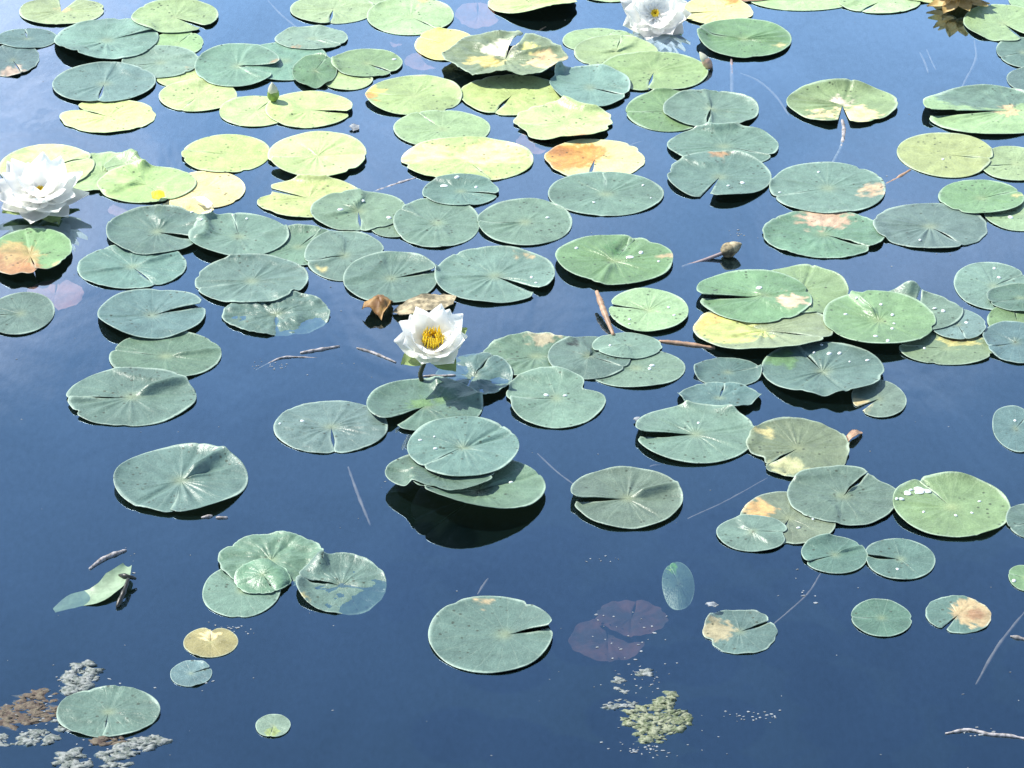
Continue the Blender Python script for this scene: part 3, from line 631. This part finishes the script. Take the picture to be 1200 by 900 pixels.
# sunken red leaves
def sunken(cx, cy, w, h, label, z=-.02, seed=1, rot=0, mat=M_PINKPAD):
    o = P(cx, cy, w, h, 90, 6, (.42, .17, .15), label, zc=z, base=0, drape=False, rag=.02, lumpy=.004, seed=seed, rot=rot)
    o.name = 'sunken_leaf'; o['category'] = 'sunken leaf'; o['group'] = 'sunken red leaves'
    o.data.materials[0] = mat
    return o
sunken(712, 750, 90, 50, 'larger dull red sunken leaf above the algae clump', -.03, 3, 0, M_REDPAD)
sunken(740, 724, 84, 40, 'smaller dull red sunken leaf with white flecks above the algae clump', -.018, 4, -12, M_REDPAD)
sunken(64, 346, 68, 36, 'pink sunken leaf below the ragged tan pad at the left edge', -.012, 5)
sunken(560, 18, 54, 30, 'pink sunken leaf near the top beside the bright light green pad', -.02, 6)
sunken(498, 72, 48, 22, 'pink sunken leaf left of the torn folded pad', -.02, 7)
sunken(625, 168, 40, 26, 'pink sunken leaf between the largest yellow pad and the orange pad', -.015, 8)
sunken(150, 246, 46, 16, 'thin pink sunken leaf below the smooth light yellow-green pad', -.015, 9)
sunken(465, 48, 16, 14, 'tiny pink sunken leaf above the pale yellow pad', -.02, 10)

# ------------------------------------------------------------------ flowers
def petal_mesh(name, L, W, cup, tip, mat, bend=0.16, nu=12, nv=8, ruffle=0.0):
    V, F = [], []
    for i in range(nu + 1):
        u = i / nu
        wd = W * (math.sin(math.pi * min(1, u * 0.72 + 0.08)) ** 0.9) * (1 - u ** 3.2) ** 0.9 * 0.84
        if i == nu: wd = W * 0.012
        for j in range(nv + 1):
            v = j / nv * 2 - 1
            z = cup * W * v * v * (1 - 0.5 * u) + bend * L * u * u - 0.10 * L * math.sin(u * math.pi)
            z += 0.012 * W * math.cos(v * 9) * math.sin(u * math.pi) + ruffle * W * math.sin(u * 9 + v * 4) * u
            V.append((L * u, wd * v, z))
    for i in range(nu):
        for j in range(nv):
            q = i * (nv + 1) + j
            F.append((q, q + nv + 1, q + nv + 2, q + 1))
    me = bpy.data.meshes.new(name); me.from_pydata(V, [], F); me.materials.append(mat)
    me.polygons.foreach_set('use_smooth', [True] * len(F)); me.update()
    return me

def flower(loc, rad, label, whorls, tilt=(0, 0), petal_mat=None, stem=None, sepal=True, seed=0, core=1.0, stem_mat=None, name='water_lily_flower'):
    """whorls: (count, length, width, elevation deg, spin deg) in units of rad"""
    rr = random.Random(seed)
    root = empty(name, loc); root.rotation_euler = (R(tilt[0]), R(tilt[1]), 0)
    tag(root, label, 'flower', 'water lily flowers')
    pm = petal_mat or M_PETAL
    for wi, (n, L, W, el, spin) in enumerate(whorls):
        me = petal_mesh('petal', L * rad, W * rad, 0.32, 3.2, pm)
        for k in range(n):
            o = bpy.data.objects.new('petal', me); COL.objects.link(o); o.parent = root
            az = 360 * k / n + spin + rr.uniform(-5, 5); e = el + rr.uniform(-6, 6)
            M = Matrix.Rotation(R(az), 4, 'Z') @ Matrix.Translation((0.07 * rad, 0, 0.02 * rad * (wi + 1))) @ Matrix.Rotation(R(-e), 4, 'Y') @ Matrix.Rotation(R(rr.uniform(-7, 7)), 4, 'X')
            s_ = rr.uniform(0.93, 1.06)
            o.matrix_local = M @ Matrix.Scale(s_, 4)
    if sepal:
        me = petal_mesh('sepal', 0.92 * rad, 0.40 * rad, 0.3, 3.0, M_SEPAL)
        for k in range(4):
            o = bpy.data.objects.new('sepal', me); COL.objects.link(o); o.parent = root
            o.matrix_local = Matrix.Rotation(R(90 * k + 35 + rr.uniform(-6, 6)), 4, 'Z') @ Matrix.Translation((0.05 * rad, 0, -0.03 * rad)) @ Matrix.Rotation(R(-whorls[0][3] + 16), 4, 'Y')
    if core:
        V, F = [], []
        for k in range(64):
            q = math.sqrt((k + .5) / 64); az = k * 2.399963
            b0 = Vector((math.cos(az) * q * .15, math.sin(az) * q * .15, .05)) * rad * core
            lean = 0.25 - 0.55 * (q > .55) * rr.uniform(.4, 1)
            b1 = b0 + Vector((math.cos(az) * lean * .22, math.sin(az) * lean * .22, (.15 + .10 * q) * rr.uniform(.85, 1.1))) * rad * core
            v, f = tube_geo([b0, b0.lerp(b1, .6), b1], [.016 * rad, .019 * rad, .008 * rad], 5)
            F += [tuple(i + len(V) for i in ff) for ff in f]; V += v
        mesh_obj('stamen_cluster', V, F, M_STAMEN, root)
    if stem:
        pts = smooth_path(stem, 8)
        v, f = tube_geo(pts, 0.0042 if stem_mat is None else 0.004, 8)
        inv = (Matrix.Translation(loc) @ root.rotation_euler.to_matrix().to_4x4()).inverted()
        mesh_obj('stalk', [inv @ p for p in v], f, stem_mat or M_STEM, root)
    return root

# central flower held above the water on a dark stalk
base_c = at(494, 447, 0)
px = pxm(500, 445)
up = 1 / cd                                   # metres of height per metre seen upright
hub = base_c + Vector((13 * px, 0.0, (447 - 404) * px * up))
flower(hub, 47 * px, 'fully open white water lily with yellow centre standing on a dark stalk',
       [(6, .86, .52, 10, 10), (8, 1.0, .47, 31, 32), (6, .88, .45, 42, 8)], tilt=(28, 3),
       stem=[base_c + Vector((0, 0, -.06)), base_c, base_c + Vector((-.001, 0, .02)), hub + Vector((0, 0, -.002))], seed=4, core=1.95)
# large flower at the left
c_ = at(48, 246, 0); px = pxm(48, 238)
flower(c_ + Vector((0, 0, .032)), 49 * px, 'large white water lily lying wide open on the water beside a yellow-green pad',
       [(8, 1.04, .50, -4, 0), (9, 1.02, .50, 11, 20), (8, .94, .48, 27, 5), (6, .75, .40, 44, 18)], tilt=(12, 4), seed=9, core=.8)
# big flower at the top edge
c_ = at(767, 30, 0); px = pxm(767, 30)
flower(c_ + Vector((0, 0, .022)), 40 * px, 'brilliant white water lily with small yellow centre at the top edge of the pond view',
       [(9, 1.0, .54, 0, 0), (9, .98, .52, 16, 20), (8, .78, .46, 32, 5)], tilt=(36, 0), seed=21, core=.85)
# tan flower added to stand for an unseen bloom's reflection
c_ = at(1122, 6, 0); px = pxm(1122, 6)
flower(c_ + Vector((0, 0, .030)), 38 * px, 'tan flower added for the reflection of an unseen bloom at the top edge',
       [(9, .95, .34, -28, 0), (8, .8, .32, -5, 20), (6, .6, .3, 25, 0)], seed=31, petal_mat=M_TANPETAL, core=.8, sepal=False)

# ------------------------------------------------------------------ buds
def bud(loc, L, W, label, mats, direction, gape=0.0, cat='flower bud', stalk=None):
    root = empty('water_lily_bud', loc); tag(root, label, cat)
    q = Vector(direction).normalized().to_track_quat('Z', 'Y').to_matrix().to_4x4()
    def body(r0, r1, seg=16, nu=12, k=0.0, scale=1.0):
        V, F = [], []
        for i in range(nu + 1):
            u = i / nu
            wd = W * scale * (math.sin(math.pi * (0.10 + 0.88 * u)) ** 0.8) * (1 - 0.35 * u) * 1.1
            for j in range(seg):
                t = 2 * math.pi * j / seg
                rib = 1 + k * abs(math.sin(2 * t)) - k * .5
                V.append(q @ Vector((wd * rib * math.cos(t), wd * rib * math.sin(t), L * (r0 + (r1 - r0) * u))))
        for i in range(nu):
            for j in range(seg):
                F.append((i * seg + j, i * seg + (j + 1) % seg, (i + 1) * seg + (j + 1) % seg, (i + 1) * seg + j))
        F.append(tuple(range(seg - 1, -1, -1))); F.append(tuple(nu * seg + j for j in range(seg)))
        return V, F
    v, f = body(0, .9, k=.16); mesh_obj('bud_case', v, f, mats[0], root)
    v, f = body(.25, 1.04, k=.05, scale=.86); mesh_obj('petal_tip', v, f, mats[1], root)
    if stalk:
        v, f = tube_geo(smooth_path([Vector(p) - Vector(loc) for p in stalk], 8), [.0035] * (8 * (len(stalk) - 1) + 1) if len(stalk) > 2 else .0035, 7)
        mesh_obj('stalk', v, f, mats[2] if len(mats) > 2 else M_STEM, root)
    return root
b0 = at(321, 118, .006)
bud(b0, .042, .0125, 'closed green water lily bud standing upright between two yellow-green pads', (M_BUD, M_BUDTIP), (-.05, -.1, 1), stalk=[b0 + Vector((.004, .01, -.05)), b0 + Vector((0, 0, .004))])
b0 = at(833, 80, .004)
bud(b0, .040, .010, 'small pink-brown bud leaning out of the water below a green pad', (M_PINKBUD, M_BUDTIP), (-.55, .25, .75), stalk=[b0 + Vector((.012, -.006, -.05)), b0 + Vector((0, 0, .003))])
b0 = at(846, 297, .008)
bud(b0, .040, .0150, 'withered tan bud floating with a thin stalk trailing to its left', (simple('withered_bud', (.30, .25, .15), .7, .2, col2=(.07, .06, .04), scale=80), M_TAN, M_PALESTEM), (.9, .25, .38),
    stalk=[at(800, 313, -.004), at(822, 306, -.001), b0 + Vector((.002, 0, .001))])

# ------------------------------------------------------------------ loose dead leaves and stalks
def curled_leaf(pts_px, label, mat, name='dead_leaf', z0=.004, arch=.012, lump=.004, seed=0):
    """a dry leaf from its outline in the photograph, arched and crinkled, with a real underside"""
    P3 = [at(x, y, 0) for x, y in pts_px]
    c = sum(P3, Vector()) / len(P3)
    V, F = [], []; rings = 7; n = len(P3) * 4
    ring = []
    m = len(P3)
    for i in range(n):
        t = i / n * m; k = int(t) % m; fr = t - int(t)
        ring.append(P3[k].lerp(P3[(k + 1) % m], fr) - c)
    span = max(p.length for p in ring)
    for k in range(rings + 1):
        s = k / rings
        for p in ring:
            q = p * s
            z = z0 + arch * (1 - (q.length / span) ** 1.6) + lump * noise.fractal(Vector((q.x * 45, q.y * 45, seed + 2.5)), .8, 2, 4)
            V.append(Vector((q.x, q.y, max(z, .001))))
    for k in range(rings):
        for i in range(n):
            F.append((k * n + i, k * n + (i + 1) % n, (k + 1) * n + (i + 1) % n, (k + 1) * n + i))
    nv = len(V)
    F += [tuple(v + nv for v in reversed(f)) for f in F]
    for i in range(n):
        a_, b_ = rings * n + i, rings * n + (i + 1) % n
        F.append((b_, a_, a_ + nv, b_ + nv))
    V += [v - Vector((0, 0, .0012)) for v in V]
    o = mesh_obj(name, V, F, mat, loc=c); tag(o, label, 'dead leaf'); return o
curled_leaf([(424, 369), (436, 357), (450, 354), (461, 358), (457, 368), (447, 378), (438, 374)], 'brown curled leaf floating left of the central flower', M_BROWN, arch=.026, lump=.008)
curled_leaf([(459, 368), (476, 358), (500, 353), (520, 348), (535, 351), (531, 361), (515, 369), (490, 374), (468, 374)], 'speckled grey-tan leaf scrap behind the central flower', M_TAN, arch=.012, lump=.006, seed=3)
curled_leaf([(742, 494), (747, 491), (755, 492), (753, 496), (745, 497)], 'tiny white scrap at the far left rim of the large grey-green slit pad', M_FLECK, name='leaf_scrap', arch=.006, seed=5)
curled_leaf([(991, 517), (998, 510), (1010, 507), (1011, 510), (1001, 518), (994, 521)], 'small pinkish leaf scrap beside the worn grey-green pad', M_PETIOLE, name='leaf_scrap', arch=.008, seed=6)
curled_leaf([(826, 717), (833, 715), (842, 717), (838, 721), (830, 721)], 'white scrap on the far corner of the speckled chewed pad', M_FLECK, name='leaf_scrap', arch=.006, z0=.014, seed=7)
curled_leaf([(409, 151), (414, 148), (421, 149), (421, 153), (414, 155)], 'small white petal scrap floating right of the bud', M_FLECK, name='leaf_scrap', arch=.004, seed=8)
curled_leaf([(178, 236), (184, 232), (193, 234), (194, 239), (186, 243), (179, 241)], 'bright yellow petal lying below the smooth yellow-green pad', M_STAMEN, name='fallen_petal', arch=.008, z0=.016, seed=9)
curled_leaf([(226, 240), (238, 243), (250, 249), (243, 252), (232, 247)], 'creamy white petal lying by the black gap', M_PETAL, name='fallen_petal', arch=.008, z0=.016, seed=10)

def stick(px_pts, r, label, mat, name='floating_twig', cat='twig', group=None, zs=None):
    pts = [at(x, y, 0) + Vector((0, 0, (zs[i] if zs else .0006))) for i, (x, y) in enumerate(px_pts)]
    pth = smooth_path(pts, 8)
    rad = [r * (1 + .55 * noise.noise(p * 90)) * (1 - .45 * abs(2 * i / (len(pth) - 1) - 1) ** 3) for i, p in enumerate(pth)]
    c = pth[0]
    v, f = tube_geo(pth, rad, 8)
    o = mesh_obj(name, [q - c for q in v], f, mat, loc=c); tag(o, label, cat, group); return o
G_ST = 'sunken stems'
stick([(719, 394), (709, 376), (699, 355)], .0052, 'brown petiole stub standing out of the water left of the small light green pad', M_PETIOLE, 'petiole_stub', 'stem', zs=[.002, .014, .024])
stick([(772, 400), (800, 403), (838, 408)], .004, 'brown petiole lying on the water between the middle raft and the yellowing pad', M_PETIOLE, 'floating_petiole', 'stem')
stick([(496, 441), (515, 441), (534, 440)], .0026, 'pale straight stalk lying right of the flower stalk base', M_TWIG)
stick([(352, 414), (375, 410), (398, 406)], .0032, 'pale twig floating between the left trio and the central flower', M_TWIG)
stick([(300, 432), (318, 424), (335, 419), (372, 419)], .0018, 'thin faint twig in front of the pale floating twig', M_TWIG, zs=[-.003, -.001, .001, -.001])
stick([(418, 408), (438, 414), (464, 425)], .0024, 'thin white twig left of the flower stalk', M_TWIG)
stick([(105, 667), (122, 655), (148, 645)], .0038, 'pale curved twig above the half sunken narrow leaf', M_TWIG)
stick([(137, 713), (146, 700), (151, 688)], .0042, 'short black stem stuck to the half sunken narrow leaf', M_DARK, zs=[.002, .012, .016])
stick([(140, 681), (150, 685), (160, 684)], .0035, 'short dark bent stem on the tip of the half sunken narrow leaf', M_DARK, zs=[.012, .016, .010])
stick([(236, 607), (249, 605)], .0030, 'pinkish fleck pair left, below the large lone pad', M_TWIG)
stick([(253, 607), (267, 607)], .0026, 'pinkish fleck pair right, below the large lone pad', M_TWIG)
stick([(1108, 860), (1135, 856), (1160, 861), (1185, 863), (1215, 869)], .0028, 'crusty pale twig in the front right corner', M_TWIG)
stick([(1184, 746), (1194, 748), (1212, 752)], .0034, 'short white twig at the right edge below the speckled brown pad', M_TWIG)
stick([(1078, 60), (1084, 72), (1088, 84)], .0022, 'pale sunken reed fleck in the open water at the upper right', M_PALESTEM, 'reed_fleck', 'stem', zs=[-.003] * 3)
stick([(1086, 56), (1092, 70), (1097, 80)], .0016, 'fainter sunken reed fleck beside the pale one at the upper right', M_PALESTEM, 'reed_fleck', 'stem', zs=[-.004] * 3)
# petioles seen through the water
def petiole(pts, label, r=.0032, z=-.012, mat=None):
    zs = [z * (0.3 + 0.9 * i / (len(pts) - 1)) for i in range(len(pts))] if z < 0 else None
    return stick(pts, r, label, mat or M_PALESTEM, 'lily_petiole', 'stem', zs=zs)
petiole([(987, 140), (989, 152), (986, 170), (975, 191)], 'pale curved petiole under the scorched green pad', .0045, -.004, M_TWIG)
petiole([(1067, 199), (1052, 208), (1036, 216)], 'brown petiole joining the large light green oval to the pad with a brown patch', .0040, -.003, M_PETIOLE)
petiole([(488, 208), (462, 216), (432, 226)], 'pale petiole slanting across the water below the largest yellow pad', .0036, -.003, M_TWIG)
petiole([(857, 66), (858, 88), (858, 112)], 'pink vertical petiole seen through the water below the curled-lip pad', .0040, -.006)
petiole([(868, 84), (890, 92), (910, 108), (925, 128)], 'faint pink petiole curving towards the scorched green pad', .0024, -.012)
petiole([(1142, 46), (1144, 66), (1134, 86), (1124, 104)], 'faint bent petiole below the upper right corner pads', .0030, -.010)
petiole([(314, 0), (330, 16), (352, 33)], 'pale petiole at the top left of the bright light green pad', .0022, -.005)
petiole([(806, 606), (850, 583), (900, 552)], 'faint long petiole between the lone slit pad and the worn grey-green pad', .0020, -.012)
petiole([(962, 670), (945, 693), (905, 725)], 'faint petiole running from the diagonal slit pad towards the chewed pad', .0022, -.012)
petiole([(1202, 714), (1170, 752), (1145, 792)], 'faint long petiole at the right edge of the front water', .0032, -.014)
petiole([(408, 545), (420, 575), (434, 606)], 'faint sunken petiole left of the black reflection', .0026, -.014)
petiole([(630, 530), (652, 548), (674, 562)], 'faint petiole leading to the lone slit pad', .0016, -.010)
petiole([(762, 545), (775, 538)], 'tiny faint petiole above the lone slit pad', .0018, -.010)
petiole([(560, 694), (572, 668)], 'faint petiole beyond the lone large front pad', .0024, -.014)
petiole([(735, 170), (752, 160)], 'short faint petiole right of the ragged yellow-green pad', .0026, -.010)
petiole([(640, 30), (606, 48)], 'faint petiole beneath the lifted yellow-green pad', .0022, -.010)

# half sunken narrow leaf
def blade():
    ctr = [(63, 708, -.012), (85, 702, -.005), (110, 700, .001), (125, 694, .005), (138, 685, .010), (150, 672, .013)]
    wd = [.006, .020, .022, .020, .022, .008]
    path = smooth_path([at(x, y, 0) + Vector((0, 0, z)) for x, y, z in ctr], 6)
    n = len(path); V, F = [], []
    c = path[0].copy()
    for i, p in enumerate(path):
        d = (path[min(i + 1, n - 1)] - path[max(i - 1, 0)]).normalized(); s_ = d.cross(Vector((0, 0, 1))).normalized()
        w_ = float(np.interp(i / (n - 1) * 5, range(6), wd))
        for j in range(7):
            v = j / 6 * 2 - 1
            V.append(p - c + s_ * w_ * v + Vector((0, 0, .006 * v * v * (i / n))))
    for i in range(n - 1):
        for j in range(6):
            F.append((i * 7 + j, i * 7 + j + 1, (i + 1) * 7 + j + 1, (i + 1) * 7 + j))
    nv = len(V); F += [tuple(v + nv for v in reversed(f)) for f in F]; V += [v - Vector((0, 0, .001)) for v in V]
    o = mesh_obj('narrow_leaf', V, F, simple('narrow_leaf', (.24, .34, .22), .5, .4, .3, 60), loc=c)
    tag(o, 'pale narrow leaf half sunken with its folded white end out of the water', 'leaf')
blade()

# ------------------------------------------------------------------ algae clumps
def algae(poly, label, mat, n, size, hgt, seed, name='algae_clump', mat2=None):
    """lumpy floating filament mat: many uneven nodules heaped inside an outline"""
    r_ = random.Random(seed)
    xs = [p[0] for p in poly]; ys = [p[1] for p in poly]
    def inside(x, y):
        c_ = False; j = len(poly) - 1
        for i in range(len(poly)):
            if (poly[i][1] > y) != (poly[j][1] > y) and x < (poly[j][0] - poly[i][0]) * (y - poly[i][1]) / (poly[j][1] - poly[i][1]) + poly[i][0]: c_ = not c_
            j = i
        return c_
    c = at(sum(xs) / len(xs), sum(ys) / len(ys), 0)
    bm = bmesh.new(); k = 0; tries = 0
    n = int(n * 1.6)
    while k < n and tries < n * 40:
        tries += 1
        x, y = r_.uniform(min(xs), max(xs)), r_.uniform(min(ys), max(ys))
        if not inside(x, y): continue
        p = at(x, y, 0) - c
        s_ = size * r_.uniform(.3, 1.0) * .95
        res = bmesh.ops.create_icosphere(bm, subdivisions=2, radius=1.0)
        ang_ = r_.uniform(-.6, .6); off = r_.uniform(0, 50)
        for v in res['verts']:
            q = v.co.copy(); q *= 1 + .8 * noise.fractal(q * 1.9 + Vector((off, 0, 0)), .7, 2, 4)
            X_, Y_ = q.x * s_ * 1.7, q.y * s_ * .8
            v.co = Vector((p.x + X_ * math.cos(ang_) - Y_ * math.sin(ang_), p.y + X_ * math.sin(ang_) + Y_ * math.cos(ang_), q.z * s_ * hgt * .7 - .12 * s_))
        k += 1
    me = bpy.data.meshes.new(name); bm.to_mesh(me); bm.free(); me.materials.append(mat)
    me.polygons.foreach_set('use_smooth', [True] * len(me.polygons))
    o = bpy.data.objects.new(name, me); COL.objects.link(o); o.location = c
    tag(o, label, 'algae clump', 'floating algae clumps'); return o
algae([(734, 830), (760, 826), (775, 818), (806, 840), (808, 852), (770, 872), (753, 874), (745, 855), (730, 846)], 'largest yellow-green algae clump, nubbly, near the bottom edge', M_ALGAE, 90, .0075, .8, 3)
algae([(708, 826), (725, 819), (745, 822), (742, 829), (712, 830)], 'flat grey algae strip at the left shoulder of the yellow-green clump', M_ALGAEGREY, 16, .006, .6, 4)
algae([(770, 820), (780, 812), (792, 813), (790, 825), (776, 830)], 'small mossy algae knob at the far right of the yellow-green clump', M_ALGAE, 9, .008, .9, 5)
algae([(743, 789), (750, 783), (765, 785), (764, 792), (748, 793)], 'small grey algae lump, farthest above the yellow-green clump', M_ALGAEGREY, 8, .006, .7, 6)
algae([(718, 796), (726, 794), (736, 797), (732, 802), (720, 801)], 'small grey algae lump left of the farthest one', M_ALGAEGREY, 6, .006, .7, 7)
algae([(722, 806), (732, 805), (738, 812), (726, 813)], 'faint grey algae crumb between the lumps and the yellow-green clump', M_ALGAEGREY, 5, .004, .6, 8)
algae([(80, 782), (96, 773), (118, 782), (112, 800), (92, 814), (78, 812)], 'tall grey crusty algae heap behind the front left pad', M_ALGAEGREY, 40, .009, .75, 9)
algae([(-10, 838), (20, 818), (45, 808), (66, 812), (68, 840), (40, 848), (-10, 852)], 'reddish brown algae mat left of the front left pad', M_ALGAERED, 60, .010, .35, 10)
algae([(-8, 866), (15, 858), (45, 855), (68, 862), (60, 872), (20, 874), (-6, 872)], 'grey algae strip at the left edge below the reddish mat', M_ALGAEGREY, 36, .007, .7, 11)
algae([(70, 890), (75, 880), (92, 878), (106, 884), (104, 900), (74, 902)], 'small grey-green algae tuft at the bottom edge', M_ALGAEGREY, 22, .009, .8, 12)
algae([(110, 866), (130, 858), (146, 866), (140, 873), (118, 874)], 'brownish algae lump touching the near edge of the front left pad', M_ALGAERED, 14, .007, .7, 13)
algae([(118, 884), (140, 874), (165, 864), (192, 862), (196, 870), (170, 880), (140, 890), (122, 892)], 'long grey algae ridge running right below the front left pad', M_ALGAEGREY, 46, .008, .75, 14)
algae([(64, 846), (72, 838), (80, 846), (84, 858), (72, 856)], 'grey algae scraps along the left rim of the front left pad', M_ALGAEGREY, 12, .006, .7, 15)
algae([(122, 896), (140, 893), (152, 896), (148, 904), (124, 904)], 'low grey algae scrap cut by the bottom edge', M_ALGAEGREY, 8, .007, .6, 16)

# ------------------------------------------------------------------ pale flecks and scum on the surface (uncountable)
def flecks():
    r_ = random.Random(5)
    bm = bmesh.new()
    def fleck(x, y, s_):
        p = at(x, y, 0)
        res = bmesh.ops.create_icosphere(bm, subdivisions=1, radius=1.0)
        a1, a2 = r_.uniform(.7, 1.9), r_.uniform(.5, 1.1); th = r_.uniform(-.5, .5)
        for v in res['verts']:
            q = v.co * (1 + r_.uniform(-.3, .3)); X_, Y_ = q.x * s_ * a1, q.y * s_ * a2
            v.co = Vector((p.x + X_ * math.cos(th) - Y_ * math.sin(th), p.y + X_ * math.sin(th) + Y_ * math.cos(th), .0004 + q.z * s_ * .35))
    for cx, cy, sx, sy, n, s_ in [(728, 738, 45, 28, 26, .0019), (755, 800, 45, 22, 34, .0017), (880, 838, 40, 6, 26, .0018), (1150, 858, 30, 6, 20, .0018), (755, 880, 30, 8, 24, .002),
                                  (100, 840, 70, 45, 60, .0019), (224, 795, 25, 14, 20, .0017), (270, 738, 25, 8, 22, .0017), (160, 660, 30, 25, 8, .0015), (715, 655, 24, 4, 8, .0015),
                                  (950, 700, 20, 10, 5, .0022), (780, 870, 60, 25, 20, .0014), (1075, 300, 60, 30, 8, .0014), (865, 275, 12, 6, 9, .0018), (320, 428, 30, 6, 22, .0013), (960, 640, 50, 40, 6, .0016)]:
        for _ in range(n): fleck(r_.gauss(cx, sx * .55), r_.gauss(cy, sy * .55), s_ * r_.uniform(.5, 1.2))
    for _ in range(150): fleck(r_.uniform(-40, 1240), r_.uniform(0, 900), r_.uniform(.0005, .0012))
    me = bpy.data.meshes.new('surface_flecks'); bm.to_mesh(me); bm.free(); me.materials.append(M_FLECK)
    o = bpy.data.objects.new('surface_flecks', me); COL.objects.link(o)
    tag(o, 'pale specks of scum and pollen scattered over the pond water', 'scum', kind='stuff')
flecks()
